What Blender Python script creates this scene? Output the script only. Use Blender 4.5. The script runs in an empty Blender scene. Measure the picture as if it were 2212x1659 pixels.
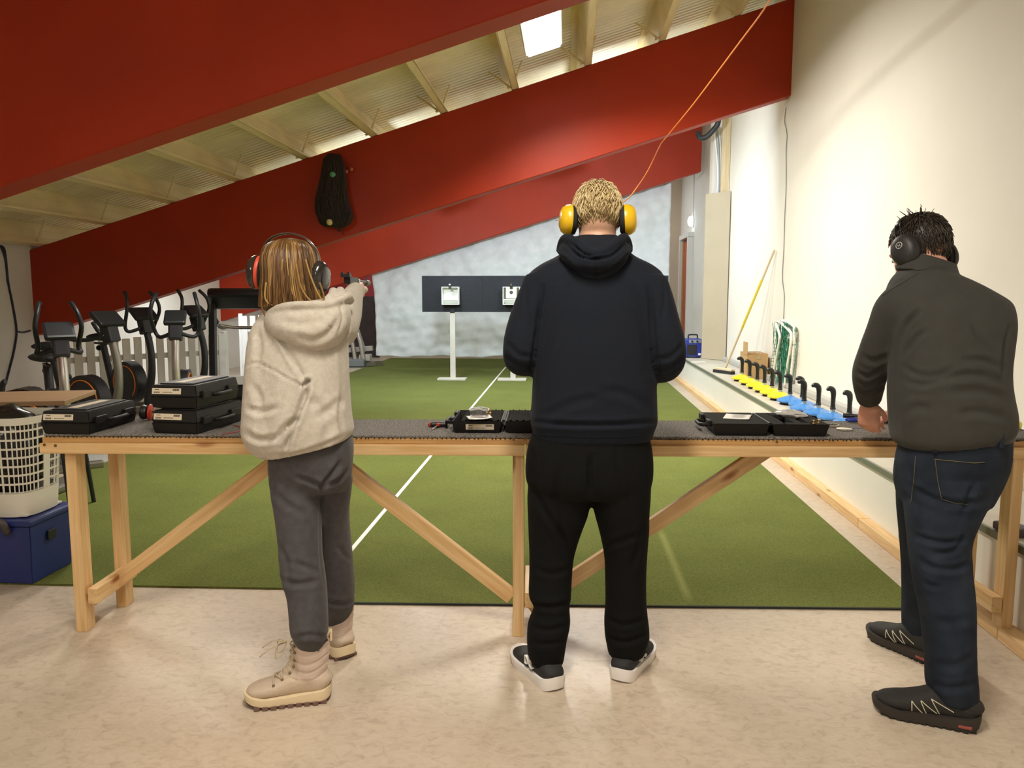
import bpy, bmesh, math, random
import numpy as np
from mathutils import Vector, Matrix, Quaternion

S = bpy.context.scene
COL = S.collection
random.seed(7)
R = math.radians

# ------------------------------------------------------------------ camera
FPX, CAMH = 1700.0, 1.40
PITCH = math.atan((829.5 - 635.0) / FPX)
YAW = R(4.0)
cam_data = bpy.data.cameras.new('camera')
cam = bpy.data.objects.new('camera', cam_data)
COL.objects.link(cam)
cam.location = (0, 0, CAMH)
cam.rotation_euler = (math.pi / 2 - PITCH, 0, YAW)
cam_data.sensor_fit = 'HORIZONTAL'
cam_data.sensor_width = 36.0
cam_data.lens = 36.0 * FPX / 2212.0
cam_data.clip_start = 0.05
cam_data.clip_end = 100
S.camera = cam

# ------------------------------------------------------------------ world, exposure
world = bpy.data.worlds.new('world')
S.world = world
world.use_nodes = True
world.node_tree.nodes['Background'].inputs[0].default_value = (0.9, 0.93, 1.0, 1)
world.node_tree.nodes['Background'].inputs[1].default_value = 0.03
S.view_settings.view_transform = 'Standard'
S.view_settings.look = 'None'
S.view_settings.gamma = 1.0
S.view_settings.use_curve_mapping = False
S.view_settings.exposure = 0.06
S.cycles.max_bounces = 8
S.cycles.diffuse_bounces = 5
S.cycles.caustics_reflective = False
S.cycles.caustics_refractive = False

# ceiling lamps (x, y, watt, colour) - each is a fixture with its own light further down
WARM = (1.0, 0.90, 0.75)
COOL = (0.86, 0.95, 1.0)
NEUT = (1.0, 0.935, 0.82)
LAMPS = [
    (-0.24, 7.05, 165, NEUT, 0, .37),
    (-0.1, 1.2, 62, WARM, 1, 0),  # added out of view above the people, to light their backs
    (-0.1, -1.8, 34, WARM, 1, 0),  # added unseen behind the viewpoint, lights the foreground
    (-3.2, -0.3, 25, WARM, 0, .37),  # another unseen lamp added behind the viewpoint, on the left
    (0.35, 11.3, 42, COOL, 0, .85),  # added, hidden by the middle beam; brightens the farthest beam and sheet
    (-2.05, 11.3, 28, COOL, 0, .85),
    (-5.5, 11.6, 22, COOL, 0, .37),
    (0.35, 16.0, 25, COOL, 0, .37),  # unseen lamp added behind the farthest beam
    (-4.45, 15.6, 12, COOL, 0, .37),  # likewise added for light behind the farthest beam, never in sight
    (-2.95, 6.05, 42, NEUT, 0, .37),  # added behind the nearest beam to brighten the dark left side
]
ADDED_FLOODS = [(-2.15, 58), (0.75, 62)]          # added floodlights, unseen behind the middle beam (x, watt)

# ------------------------------------------------------------------ pixel -> place helpers
CR = np.array([math.cos(YAW), math.sin(YAW), 0.0])           # camera right, level
CF = np.array([-math.sin(YAW), math.cos(YAW), 0.0])          # camera forward, level
CAM = np.array([0, 0, CAMH])
FW = CF * math.cos(PITCH) - np.array([0, 0, math.sin(PITCH)])
UP = CF * math.sin(PITCH) + np.array([0, 0, math.cos(PITCH)])

def ray(px, py):
    return FW + CR * ((px - 1106.0) / FPX) + UP * ((829.5 - py) / FPX)

def at(px, py, y):
    d = ray(px, py)
    return CAM + d * (y / d[1])

def onz(px, py, z=0.0):
    d = ray(px, py)
    return CAM + d * ((z - CAMH) / d[2])

def onx(px, py, x):
    d = ray(px, py)
    return CAM + d * (x / d[0])

def mpp(p):
    """metres for one pixel at point p"""
    return float(np.dot(np.array(p) - CAM, FW)) / FPX

def project(V):
    d = np.asarray(V) - CAM
    f = d @ FW
    return np.stack([1106 + FPX * (d @ CR) / f, 829.5 - FPX * (d @ UP) / f], 1)

# ------------------------------------------------------------------ materials
MATS = {}

def M(name, col, rough=0.5, var=0.0, scale=8.0, bump=0.0, bscale=60.0, metal=0.0, spec=0.5,
      col2=None, emit=0.0, sheen=0.0, coat=0.0, trans=0.0, alpha=1.0, stretch=None, detail=4.0):
    if name in MATS:
        return MATS[name]
    m = bpy.data.materials.new(name)
    MATS[name] = m
    m.use_nodes = True
    nt = m.node_tree
    b = nt.nodes['Principled BSDF']
    c = tuple(col) + (1.0,)
    b.inputs['Base Color'].default_value = c
    b.inputs['Roughness'].default_value = rough
    b.inputs['Metallic'].default_value = metal
    b.inputs['Specular IOR Level'].default_value = spec
    b.inputs['Sheen Weight'].default_value = sheen
    b.inputs['Sheen Roughness'].default_value = 0.4
    b.inputs['Coat Weight'].default_value = coat
    b.inputs['Transmission Weight'].default_value = trans
    b.inputs['Alpha'].default_value = alpha
    if emit:
        b.inputs['Emission Color'].default_value = c
        b.inputs['Emission Strength'].default_value = emit
    tc = nt.nodes.new('ShaderNodeTexCoord')
    mp = nt.nodes.new('ShaderNodeMapping')
    nt.links.new(tc.outputs['Object'], mp.inputs['Vector'])
    if stretch:
        mp.inputs['Scale'].default_value = stretch
    if var or col2:
        n = nt.nodes.new('ShaderNodeTexNoise')
        n.inputs['Scale'].default_value = scale
        n.inputs['Detail'].default_value = detail
        nt.links.new(mp.outputs[0], n.inputs['Vector'])
        rp = nt.nodes.new('ShaderNodeValToRGB')
        rp.color_ramp.elements[0].position = 0.32
        rp.color_ramp.elements[1].position = 0.68
        if col2:
            rp.color_ramp.elements[0].color = c
            rp.color_ramp.elements[1].color = tuple(col2) + (1,)
        else:
            rp.color_ramp.elements[0].color = tuple(max(0, x * (1 - var)) for x in col) + (1,)
            rp.color_ramp.elements[1].color = tuple(min(1, x * (1 + var)) for x in col) + (1,)
        nt.links.new(n.outputs[0], rp.inputs[0])
        nt.links.new(rp.outputs[0], b.inputs['Base Color'])
    if bump:
        n2 = nt.nodes.new('ShaderNodeTexNoise')
        n2.inputs['Scale'].default_value = bscale
        n2.inputs['Detail'].default_value = 5
        nt.links.new(mp.outputs[0], n2.inputs['Vector'])
        bp = nt.nodes.new('ShaderNodeBump')
        bp.inputs['Strength'].default_value = bump
        bp.inputs['Distance'].default_value = 0.01
        nt.links.new(n2.outputs[0], bp.inputs['Height'])
        nt.links.new(bp.outputs[0], b.inputs['Normal'])
    return m

def wood(name, light, dark, knot, rough=0.45):
    m = M(name, light, rough)
    nt = m.node_tree
    b = nt.nodes['Principled BSDF']
    tc = nt.nodes.new('ShaderNodeTexCoord')
    info = nt.nodes.new('ShaderNodeObjectInfo')
    add = nt.nodes.new('ShaderNodeVectorMath'); add.operation = 'MULTIPLY_ADD'
    add.inputs[1].default_value = (1, 1, 1)
    cmb = nt.nodes.new('ShaderNodeCombineXYZ')
    mul = nt.nodes.new('ShaderNodeMath'); mul.operation = 'MULTIPLY'; mul.inputs[1].default_value = 37.0
    nt.links.new(info.outputs['Random'], mul.inputs[0])
    for i in range(3):
        nt.links.new(mul.outputs[0], cmb.inputs[i])
    nt.links.new(tc.outputs['Object'], add.inputs[0])
    nt.links.new(cmb.outputs[0], add.inputs[2])
    mp = nt.nodes.new('ShaderNodeMapping')
    mp.inputs['Scale'].default_value = (1.2, 26, 26)
    nt.links.new(add.outputs[0], mp.inputs['Vector'])
    n = nt.nodes.new('ShaderNodeTexNoise')
    n.inputs['Scale'].default_value = 2.2
    n.inputs['Detail'].default_value = 6
    n.inputs['Distortion'].default_value = 0.6
    nt.links.new(mp.outputs[0], n.inputs['Vector'])
    rp = nt.nodes.new('ShaderNodeValToRGB')
    rp.color_ramp.elements[0].position = 0.34; rp.color_ramp.elements[0].color = tuple(dark) + (1,)
    rp.color_ramp.elements[1].position = 0.62; rp.color_ramp.elements[1].color = tuple(light) + (1,)
    nt.links.new(n.outputs[0], rp.inputs[0])
    mp2 = nt.nodes.new('ShaderNodeMapping')
    mp2.inputs['Scale'].default_value = (2.6, 7.5, 7.5)
    nt.links.new(add.outputs[0], mp2.inputs['Vector'])
    v = nt.nodes.new('ShaderNodeTexVoronoi')
    v.inputs['Scale'].default_value = 1.0
    nt.links.new(mp2.outputs[0], v.inputs['Vector'])
    kr = nt.nodes.new('ShaderNodeValToRGB')
    kr.color_ramp.elements[0].position = 0.07; kr.color_ramp.elements[0].color = (1, 1, 1, 1)
    kr.color_ramp.elements[1].position = 0.15; kr.color_ramp.elements[1].color = (0, 0, 0, 1)
    nt.links.new(v.outputs['Distance'], kr.inputs[0])
    mx = nt.nodes.new('ShaderNodeMixRGB')
    mx.inputs[2].default_value = tuple(knot) + (1,)
    nt.links.new(kr.outputs[0], mx.inputs[0])
    nt.links.new(rp.outputs[0], mx.inputs[1])
    nt.links.new(mx.outputs[0], b.inputs['Base Color'])
    return m

PINE = wood('pine', (0.74, 0.52, 0.27), (0.62, 0.38, 0.16), (0.30, 0.12, 0.04))
PINE_EDGE = wood('pine_dark', (0.55, 0.33, 0.13), (0.42, 0.23, 0.08), (0.25, 0.1, 0.03))
REDP = M('red_beam_paint', (0.40, 0.034, 0.010), 0.5, var=0.10, scale=1.3, bump=0.05, bscale=30, spec=.3)
WHITEW = M('white_wall_paint', (0.80, 0.77, 0.71), 0.7, var=0.035, scale=1.1, bump=0.04, bscale=90)
CREAM = M('cream_steel', (0.80, 0.67, 0.40), 0.4, var=0.09, scale=5, stretch=(3, 0.5, 1))
DECK = M('deck_steel', (0.82, 0.74, 0.54), 0.32, var=0.10, scale=2.2)
BLACKP = M('black_plastic', (0.012, 0.012, 0.013), 0.42, bump=0.05, bscale=400)
BLACKM = M('black_metal', (0.015, 0.016, 0.02), 0.35)
RUBBER = M('rubber', (0.01, 0.01, 0.01), 0.8)
WHITEP = M('white_plastic', (0.80, 0.78, 0.72), 0.4)
WPAPER = M('white_paper', (0.88, 0.87, 0.84), 0.7, var=0.03, scale=30)
INK = M('ink', (0.03, 0.03, 0.03), 0.6)
SILVER = M('silver_metal', (0.62, 0.60, 0.57), 0.3, metal=0.9, var=0.06, scale=6)
CHROME = M('chrome', (0.8, 0.8, 0.82), 0.12, metal=1.0)
BRASS = M('brass', (0.75, 0.52, 0.2), 0.25, metal=1.0)
REDPL = M('red_plastic', (0.55, 0.04, 0.02), 0.4)
ORANGE = M('orange_plastic', (0.8, 0.22, 0.03), 0.45)
SKIN = M('skin', (0.72, 0.42, 0.29), 0.5, var=0.08, scale=25, bump=0.04, bscale=180)
SKIN_RED = M('skin_ruddy', (0.62, 0.31, 0.22), 0.5, var=0.10, scale=25, bump=0.04, bscale=180)

# ------------------------------------------------------------------ mesh helpers
def setp(o, label=None, cat=None, group=None, kind=None):
    if label: o['label'] = label
    if cat: o['category'] = cat
    if group: o['group'] = group
    if kind: o['kind'] = kind
    return o

def thing(name, loc, label=None, cat=None, group=None, kind=None, rz=0.0):
    o = bpy.data.objects.new(name, None)
    o.empty_display_size = 0.1
    COL.objects.link(o)
    o.matrix_basis = Matrix.Translation(Vector(loc)) @ Matrix.Rotation(rz, 4, 'Z')
    return setp(o, label, cat, group, kind)

def chainmat(o):
    m = o.matrix_basis.copy()
    while o.parent:
        m = o.parent.matrix_basis @ o.matrix_parent_inverse @ m
        o = o.parent
    return m

def link(o, parent=None, local=False):
    COL.objects.link(o)
    if parent is not None:
        o.parent = parent
        if not local:
            o.matrix_parent_inverse = chainmat(parent).inverted()
    return o

def mesh_obj(name, V, Fc, mat, parent=None, smooth=False, mats=None, fmat=None, local=False):
    me = bpy.data.meshes.new(name)
    me.from_pydata([tuple(map(float, v)) for v in V], [], [tuple(int(i) for i in f) for f in Fc])
    for m in (mats or [mat]):
        me.materials.append(m)
    if fmat is not None:
        me.polygons.foreach_set('material_index', fmat)
    if smooth:
        me.polygons.foreach_set('use_smooth', [True] * len(me.polygons))
    me.update()
    o = bpy.data.objects.new(name, me)
    return link(o, parent, local)

class B:
    """collects shapes of one piece"""
    def __init__(s):
        s.bm = bmesh.new()
    def box(s, c, size, rot=None, bev=0.0):
        m = Matrix.Translation(Vector(c))
        if rot is not None:
            m = m @ (rot if isinstance(rot, Matrix) else Matrix.Rotation(rot, 4, 'Z'))
        r = bmesh.ops.create_cube(s.bm, size=1.0, matrix=m @ Matrix.Diagonal((*size, 1)))
        if bev:
            es = list({e for v in r['verts'] for e in v.link_edges})
            bmesh.ops.bevel(s.bm, geom=es, offset=bev, segments=2, affect='EDGES', profile=0.6)
        return s
    def cyl(s, p0, p1, r0, r1=None, n=16, caps=True):
        p0, p1 = Vector(p0), Vector(p1)
        d = p1 - p0
        q = Vector((0, 0, 1)).rotation_difference(d.normalized()).to_matrix().to_4x4()
        bmesh.ops.create_cone(s.bm, cap_ends=caps, segments=n, radius1=r0, radius2=r0 if r1 is None else r1,
                              depth=d.length, matrix=Matrix.Translation((p0 + p1) / 2) @ q)
        return s
    def sph(s, c, r, n=12, scale=(1, 1, 1), rot=None):
        m = Matrix.Translation(Vector(c))
        if rot is not None:
            m = m @ rot
        bmesh.ops.create_uvsphere(s.bm, u_segments=n * 2, v_segments=n, radius=1.0,
                                  matrix=m @ Matrix.Diagonal((r * scale[0], r * scale[1], r * scale[2], 1)))
        return s
    def lathe(s, prof, c=(0, 0, 0), n=24, axis=None):
        """prof: list of (r, z)"""
        m = Matrix.Translation(Vector(c))
        if axis is not None:
            m = m @ Vector((0, 0, 1)).rotation_difference(Vector(axis).normalized()).to_matrix().to_4x4()
        rows = []
        for r, z in prof:
            rows.append([s.bm.verts.new(m @ Vector((r * math.cos(2 * math.pi * i / n), r * math.sin(2 * math.pi * i / n), z))) for i in range(n)])
        for a, b in zip(rows[:-1], rows[1:]):
            for i in range(n):
                s.bm.faces.new((a[i], a[(i + 1) % n], b[(i + 1) % n], b[i]))
        s.bm.faces.new(rows[0][::-1]); s.bm.faces.new(rows[-1])
        return s
    def tube(s, pts, r, n=8, smooth=4, closed=False):
        pts = [np.array(p, float) for p in pts]
        rr = list(r) if hasattr(r, '__len__') else [r] * len(pts)
        if smooth > 1 and len(pts) > 2:
            pts, rr = cr_interp(pts, rr, smooth)
        V, Fc = tube_vf(pts, [(a, a) for a in rr], n)
        s.vf(V, Fc)
        return s
    def vf(s, V, Fc):
        vs = [s.bm.verts.new(tuple(map(float, v))) for v in V]
        for f in Fc:
            try:
                s.bm.faces.new([vs[int(i)] for i in f])
            except ValueError:
                pass
        return s
    def prism(s, poly, z0, z1, M4=None):
        """poly of (x,y) extruded from z0 to z1, then transformed"""
        M4 = M4 or Matrix()
        a = [s.bm.verts.new(M4 @ Vector((x, y, z0))) for x, y in poly]
        b = [s.bm.verts.new(M4 @ Vector((x, y, z1))) for x, y in poly]
        n = len(poly)
        s.bm.faces.new(a[::-1]); s.bm.faces.new(b)
        for i in range(n):
            s.bm.faces.new((a[i], a[(i + 1) % n], b[(i + 1) % n], b[i]))
        return s
    def build(s, name, mat, parent=None, smooth=None, local=False):
        bmesh.ops.recalc_face_normals(s.bm, faces=s.bm.faces)
        me = bpy.data.meshes.new(name)
        s.bm.to_mesh(me); s.bm.free()
        me.materials.append(mat)
        if smooth is not None and len(me.polygons):
            if smooth is True:
                me.polygons.foreach_set('use_smooth', [True] * len(me.polygons))
            else:
                me.polygons.foreach_set('use_smooth', [True] * len(me.polygons))
                me.set_sharp_from_angle(angle=R(smooth))
        o = bpy.data.objects.new(name, me)
        return link(o, parent, local)

def cr_interp(pts, vals, k):
    """Catmull-Rom through pts (vectors) with per-point values"""
    P = np.array(pts, float); W = np.array(vals, float)
    n = len(P)
    out, wo = [], []
    for i in range(n - 1):
        p0, p1, p2, p3 = P[max(i - 1, 0)], P[i], P[i + 1], P[min(i + 2, n - 1)]
        w0, w1, w2, w3 = W[max(i - 1, 0)], W[i], W[i + 1], W[min(i + 2, n - 1)]
        for j in range(k):
            t = j / k
            def f(a, b, c, d):
                return 0.5 * ((2 * b) + (-a + c) * t + (2 * a - 5 * b + 4 * c - d) * t * t + (-a + 3 * b - 3 * c + d) * t ** 3)
            out.append(f(p0, p1, p2, p3)); wo.append(f(w0, w1, w2, w3))
    out.append(P[-1]); wo.append(W[-1])
    return out, wo

def tube_vf(pts, radii, n=12, up=None, power=2.0, cap=True):
    pts = [np.array(p, float) for p in pts]
    m = len(pts)
    V = []
    ref = None
    for i in range(m):
        t = pts[min(i + 1, m - 1)] - pts[max(i - 1, 0)]
        t = t / (np.linalg.norm(t) + 1e-9)
        if ref is None:
            u = np.array(up, float) if up is not None else (np.array([0, 0, 1.0]) if abs(t[2]) < 0.9 else np.array([0, 1.0, 0]))
        else:
            u = ref
        u = u - t * np.dot(u, t)
        u /= (np.linalg.norm(u) + 1e-9)
        ref = u
        w = np.cross(t, u)
        ra, rb = radii[i]
        for j in range(n):
            a = 2 * math.pi * j / n
            c, s_ = math.cos(a), math.sin(a)
            if power != 2.0:
                c = math.copysign(abs(c) ** (2 / power), c); s_ = math.copysign(abs(s_) ** (2 / power), s_)
            V.append(pts[i] + w * (ra * c) + u * (rb * s_))
    Fc = []
    for i in range(m - 1):
        for j in range(n):
            k = (j + 1) % n
            Fc.append((i * n + j, i * n + k, (i + 1) * n + k, (i + 1) * n + j))
    if cap:
        Fc.append(tuple(range(n))[::-1]); Fc.append(tuple((m - 1) * n + j for j in range(n)))
    return V, Fc

def board(name, p0, p1, w, h, mat, parent=None, up=(0, 0, 1), bev=0.003, ext=0.0):
    """a plank from p0 to p1 (centre line); h is measured along up, w across; local X runs along it"""
    p0, p1 = Vector(p0), Vector(p1)
    d = (p1 - p0)
    L = d.length + 2 * ext
    x = d.normalized()
    z = Vector(up); z = (z - x * z.dot(x)).normalized()
    y = z.cross(x)
    b = B().box((0, 0, 0), (L, w, h), bev=bev)
    o = b.build(name, mat)
    mw = Matrix((x, y, z)).transposed().to_4x4()
    mw.translation = (p0 + p1) / 2
    o.matrix_basis = mw
    if parent is not None:
        o.parent = parent
        o.matrix_parent_inverse = chainmat(parent).inverted()
    return o

def copy_tree(o, parent=None):
    c = o.copy()
    COL.objects.link(c)
    if parent is not None:
        c.parent = parent
    for ch in KIDS(o):
        copy_tree(ch, c)
    return c

def KIDS(o):
    return [x for x in list(COL.objects) if x.parent == o]

def text_obj(name, s, size, mat, mw, parent=None, ext=0.0004, align='CENTER'):
    cu = bpy.data.curves.new(name, 'FONT')
    cu.body = s; cu.size = size; cu.extrude = ext; cu.align_x = align; cu.align_y = 'CENTER'
    cu.resolution_u = 2
    t = bpy.data.objects.new(name, cu)
    COL.objects.link(t)
    dg = bpy.context.evaluated_depsgraph_get()
    me = bpy.data.meshes.new_from_object(t.evaluated_get(dg))
    bpy.data.objects.remove(t)
    me.materials.clear(); me.materials.append(mat)
    o = bpy.data.objects.new(name, me)
    o.matrix_basis = mw
    return link(o, parent)
# ================================================================== THE SETTING
XR, XL, YB, YF = 2.40, -6.36, 17.2, -4.0
SL = 0.301                                   # roof slope
def beam_z(x): return 3.54 + SL * (x - 2.4)  # underside of the beams
BH = 1.015
DECK_OFF = BH + 0.30
def deck_z(x): return beam_z(x) + DECK_OFF

# floor: marbled linoleum
FLOORM = M('marbled_linoleum', (0.56, 0.47, 0.39), 0.30)
def _floor():
    nt = FLOORM.node_tree; b = nt.nodes['Principled BSDF']
    tc = nt.nodes.new('ShaderNodeTexCoord')
    n1 = nt.nodes.new('ShaderNodeTexNoise'); n1.inputs['Scale'].default_value = 22; n1.inputs['Detail'].default_value = 9; n1.inputs['Distortion'].default_value = 1.0; n1.inputs['Roughness'].default_value = 0.62
    mp = nt.nodes.new('ShaderNodeMapping'); mp.inputs['Rotation'].default_value = (0, 0, 0.6); mp.inputs['Scale'].default_value = (1, 1.35, 1)
    nt.links.new(tc.outputs['Object'], mp.inputs[0]); nt.links.new(mp.outputs[0], n1.inputs['Vector'])
    r1 = nt.nodes.new('ShaderNodeValToRGB')
    e = r1.color_ramp.elements
    e[0].position = 0.24; e[0].color = (0.38, 0.31, 0.24, 1)
    e[1].position = 0.46; e[1].color = (0.53, 0.45, 0.355, 1)
    x = e.new(0.62); x.color = (0.58, 0.50, 0.405, 1)
    x = e.new(0.80); x.color = (0.47, 0.39, 0.30, 1)
    nt.links.new(n1.outputs[0], r1.inputs[0])
    n2 = nt.nodes.new('ShaderNodeTexNoise'); n2.inputs['Scale'].default_value = 1.1; n2.inputs['Detail'].default_value = 3
    nt.links.new(tc.outputs['Object'], n2.inputs['Vector'])
    r2 = nt.nodes.new('ShaderNodeValToRGB')
    r2.color_ramp.elements[0].color = (0.86, 0.86, 0.86, 1); r2.color_ramp.elements[0].position = .35
    r2.color_ramp.elements[1].color = (1.06, 1.04, 1.03, 1); r2.color_ramp.elements[1].position = .65
    nt.links.new(n2.outputs[0], r2.inputs[0])
    mx = nt.nodes.new('ShaderNodeMixRGB'); mx.blend_type = 'MULTIPLY'; mx.inputs[0].default_value = 1
    nt.links.new(r1.outputs[0], mx.inputs[1]); nt.links.new(r2.outputs[0], mx.inputs[2])
    nt.links.new(mx.outputs[0], b.inputs['Base Color'])
    rr = nt.nodes.new('ShaderNodeMapRange'); rr.inputs[3].default_value = 0.26; rr.inputs[4].default_value = 0.42
    nt.links.new(n2.outputs[0], rr.inputs[0]); nt.links.new(rr.outputs[0], b.inputs['Roughness'])
_floor()
setp(B().box(((XL + XR) / 2, (YF + YB) / 2, -0.05), (XR - XL, YB - YF, 0.1)).build('floor', FLOORM), kind='structure')

def wallbox(name, c, size, mat):
    return setp(B().box(c, size).build(name, mat), kind='structure')

wall_r = wallbox('wall_right', (XR + 0.1, (YF + YB) / 2, 2.4), (0.2, YB - YF + 0.4, 4.8 + 0.6), WHITEW)
wall_l = wallbox('wall_left', (XL - 0.1, (YF + YB) / 2, 1.1), (0.2, YB - YF + 0.4, 2.5), WHITEW)
def gable(name, y, mat):
    b = B()
    M4 = Matrix(((1, 0, 0, 0), (0, 0, 1, 0), (0, 1, 0, 0), (0, 0, 0, 1)))
    b.prism([(XL - .2, -.1), (XR + .2, -.1), (XR + .2, deck_z(XR) + .1), (XL - .2, deck_z(XL) + .1)], y, y + 0.15, M4)
    return setp(b.build(name, mat), kind='structure')
BACKW = M('beige_back_wall', (0.62, 0.50, 0.38), 0.7, var=0.05, scale=1.5)
wall_b = gable('wall_back', YB, BACKW)
gable('wall_front', YF - 0.15, WHITEW)
# dark red panelling on the left stretch of the back wall, with a darker lower part
MAROON = M('maroon_paint', (0.30, 0.02, 0.03), 0.5, var=0.1, scale=3)
DARKB = M('dark_brown_panel', (0.035, 0.02, 0.018), 0.6, var=0.3, scale=6)
B().box((-5.25, YB - 0.02, 1.75), (2.2, 0.04, 0.8)).build('upper_panel', MAROON, wall_b)
B().box((-5.25, YB - 0.02, 0.68), (2.2, 0.04, 1.34)).build('lower_panel', DARKB, wall_b)

# ceiling: ribbed steel deck + purlins + small braces
ceil = thing('ceiling', (0, 0, 0), kind='structure')
def deck():
    V, Fc, n = [], [], 0
    ribs = int((YB - YF) / 0.1)
    prof = []
    for i in range(ribs + 1):
        y = YF + i * 0.1
        prof += [(y, 0), (y + 0.055, 0), (y + 0.065, 0.012), (y + 0.09, 0.012)]
    xs = [XL - 0.1, XR + 0.1]
    for x in xs:
        for y, dz in prof:
            V.append((x, y, deck_z(x) + dz))
    m = len(prof)
    for i in range(m - 1):
        Fc.append((i, i + 1, m + i + 1, m + i))
    # lid so that no light leaks
    k = len(V)
    V += [(xs[0], YF - .3, deck_z(xs[0]) + .1), (xs[1], YF - .3, deck_z(xs[1]) + .1), (xs[1], YB + .3, deck_z(xs[1]) + .1), (xs[0], YB + .3, deck_z(xs[0]) + .1)]
    Fc.append((k, k + 1, k + 2, k + 3))
    return mesh_obj('roof_deck', V, Fc, DECK, ceil)
deck()
ang = math.atan(SL)
PH = 0.285
def purlin_mesh():
    # Z-shaped cold formed purlin, local Y along, local Z up (normal to the roof)
    t, fl, lip = 0.008, 0.075, 0.02
    b = B()
    L = YB - YF
    b.box((0, 0, PH / 2), (t, L, PH))
    b.box((fl / 2, 0, t / 2), (fl, L, t)); b.box((fl, 0, lip / 2), (t, L, lip))
    b.box((-fl / 2, 0, PH - t / 2), (fl, L, t))
    # swage lines in the web
    b.box((0.004, 0, PH * 0.36), (0.012, L, 0.018), bev=0.004)
    b.box((0.004, 0, PH * 0.70), (0.012, L, 0.018), bev=0.004)
    return b
pm = None
px_list = [-6.23 + 0.80 * i for i in range(11)]
for x in px_list:
    if pm is None:
        o = purlin_mesh().build('purlin', CREAM, ceil); pm = o.data
    else:
        o = bpy.data.objects.new('purlin', pm); link(o, ceil)
    o.matrix_basis = Matrix.Translation((x, (YF + YB) / 2, beam_z(x) + BH + 0.005)) @ Matrix.Rotation(-ang, 4, 'Y')
BEAM_Y = [4.02, 9.12, 14.22]
bracem = None
for x in px_list:
    for yb in BEAM_Y[:2]:
        for s in (-1, 1):
            if bracem is None:
                b = B().cyl((0.02, 0, 0.03), (0.20, 0, 0.25), 0.011, n=8)
                b.box((0.02, 0, 0.02), (0.05, 0.05, 0.01))
                o = b.build('purlin_brace', CREAM, ceil); bracem = o.data
            else:
                o = bpy.data.objects.new('purlin_brace', bracem); link(o, ceil)
            o.matrix_basis = Matrix.Translation((x, yb - 0.16, beam_z(x) + BH + 0.005)) @ Matrix.Rotation(-ang, 4, 'Y') @ Matrix.Rotation(0 if s > 0 else math.pi, 4, 'Z')

# red glued-laminated beams
bl = ['nearest deep red sloping roof beam, cut by the top left of the picture',
      'middle red sloping roof beam with a dark net bundle hung on it',
      'farthest red sloping roof beam, just in front of the white sheet']
for i, yb in enumerate(BEAM_Y):
    b = B()
    x0, x1 = XL - 0.02, XR + 0.02
    if i == 2:
        x1 = 2.29
    M4 = Matrix(((1, 0, 0, 0), (0, 0, 1, 0), (0, 1, 0, 0), (0, 0, 0, 1)))
    ht = BH
    b.prism([(x0, beam_z(x0)), (x1, beam_z(x1)), (x1, beam_z(x1) + ht), (x0, beam_z(x0) + ht)], yb - 0.1, yb + 0.1, M4)
    bmesh.ops.bevel(b.bm, geom=list(b.bm.edges), offset=0.008, segments=1, affect='EDGES')
    o = b.build('roof_beam', REDP)
    setp(o, bl[i], 'beam', 'red roof beams')

# right wall: door, column with beige board, ledge
door = thing('door_1', (XR, 16.0, 0), kind='structure')
FRAMEW = M('door_frame_paint', (0.78, 0.76, 0.72), 0.5)
DOORR = wood('door_reddish_wood', (0.50, 0.10, 0.035), (0.42, 0.07, 0.03), (0.2, 0.03, 0.01))
B().box((XR - 0.01, 16.0, 1.24), (0.06, 1.0, 2.44)).build('door_leaf', DOORR, door)
for y in (15.46, 16.54):
    B().box((XR - 0.05, y, 1.24), (0.14, 0.09, 2.5)).build('door_jamb', FRAMEW, door)
B().box((XR - 0.05, 16.0, 2.53), (0.14, 1.17, 0.09)).build('door_header', FRAMEW, door)
B().box((XR - 0.045, 16.43, 1.24), (0.05, 0.09, 2.40)).build('door_stile', PINE_EDGE, door)

# long low ledge along the right wall
LZ, LX = 0.40, 1.83
LEDGEG = M('grey_ledge_top', (0.52, 0.49, 0.42), 0.5, var=0.10, scale=4, bump=0.03)
LEDGEE = M('grey_green_edge', (0.16, 0.18, 0.14), 0.4)
PANELW = M('white_front_panel', (0.80, 0.79, 0.73), 0.5, var=0.02, scale=2)
led = thing('wall_ledge', (2.1, 8, 0), 'long low white ledge with grey top running along the right wall', 'ledge')
y0, y1 = YF + .02, YB - 0.02
B().box(((LX + XR) / 2, (y0 + y1) / 2, LZ - 0.012), (XR - LX - 0.004, y1 - y0, 0.024)).build('ledge_top', LEDGEG, led)
B().box((LX - 0.006, (y0 + y1) / 2, LZ - 0.016), (0.018, y1 - y0, 0.034), bev=0.003).build('edge_strip', LEDGEE, led)
cuts = [y0, -1.5, 1.6, 4.35, 6.9, 9.9, 13.2, y1]
for a, c in zip(cuts[:-1], cuts[1:]):
    B().box((LX + 0.01, (a + c) / 2, LZ / 2 - 0.014), (0.02, c - a - 0.006, LZ - 0.03), bev=0.002).build('front_panel', PANELW, led)
B().box((LX + 0.0, 6.9, LZ / 2 - 0.014), (0.012, 0.012, LZ - 0.04)).build('panel_joint', M('blue_joint', (0.1, 0.25, 0.5), 0.5), led)
segs = [y0, 0.2, 3.2, 4.75, 6.1, 9.3, 12.6, y1]
for i, (a, c) in enumerate(zip(segs[:-1], segs[1:])):
    board('kick_board', (LX - 0.037, a, 0.03), (LX - 0.037, c - 0.004, 0.03), 0.072, 0.058, PINE, led, bev=0.004)
B().box((XR - 0.035, (y0 + 12) / 2, LZ + 0.03), (0.07, 12 - y0, 0.06), bev=0.012).build('wall_duct', M('grey_duct', (0.42, 0.42, 0.40), 0.5), led)

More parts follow.
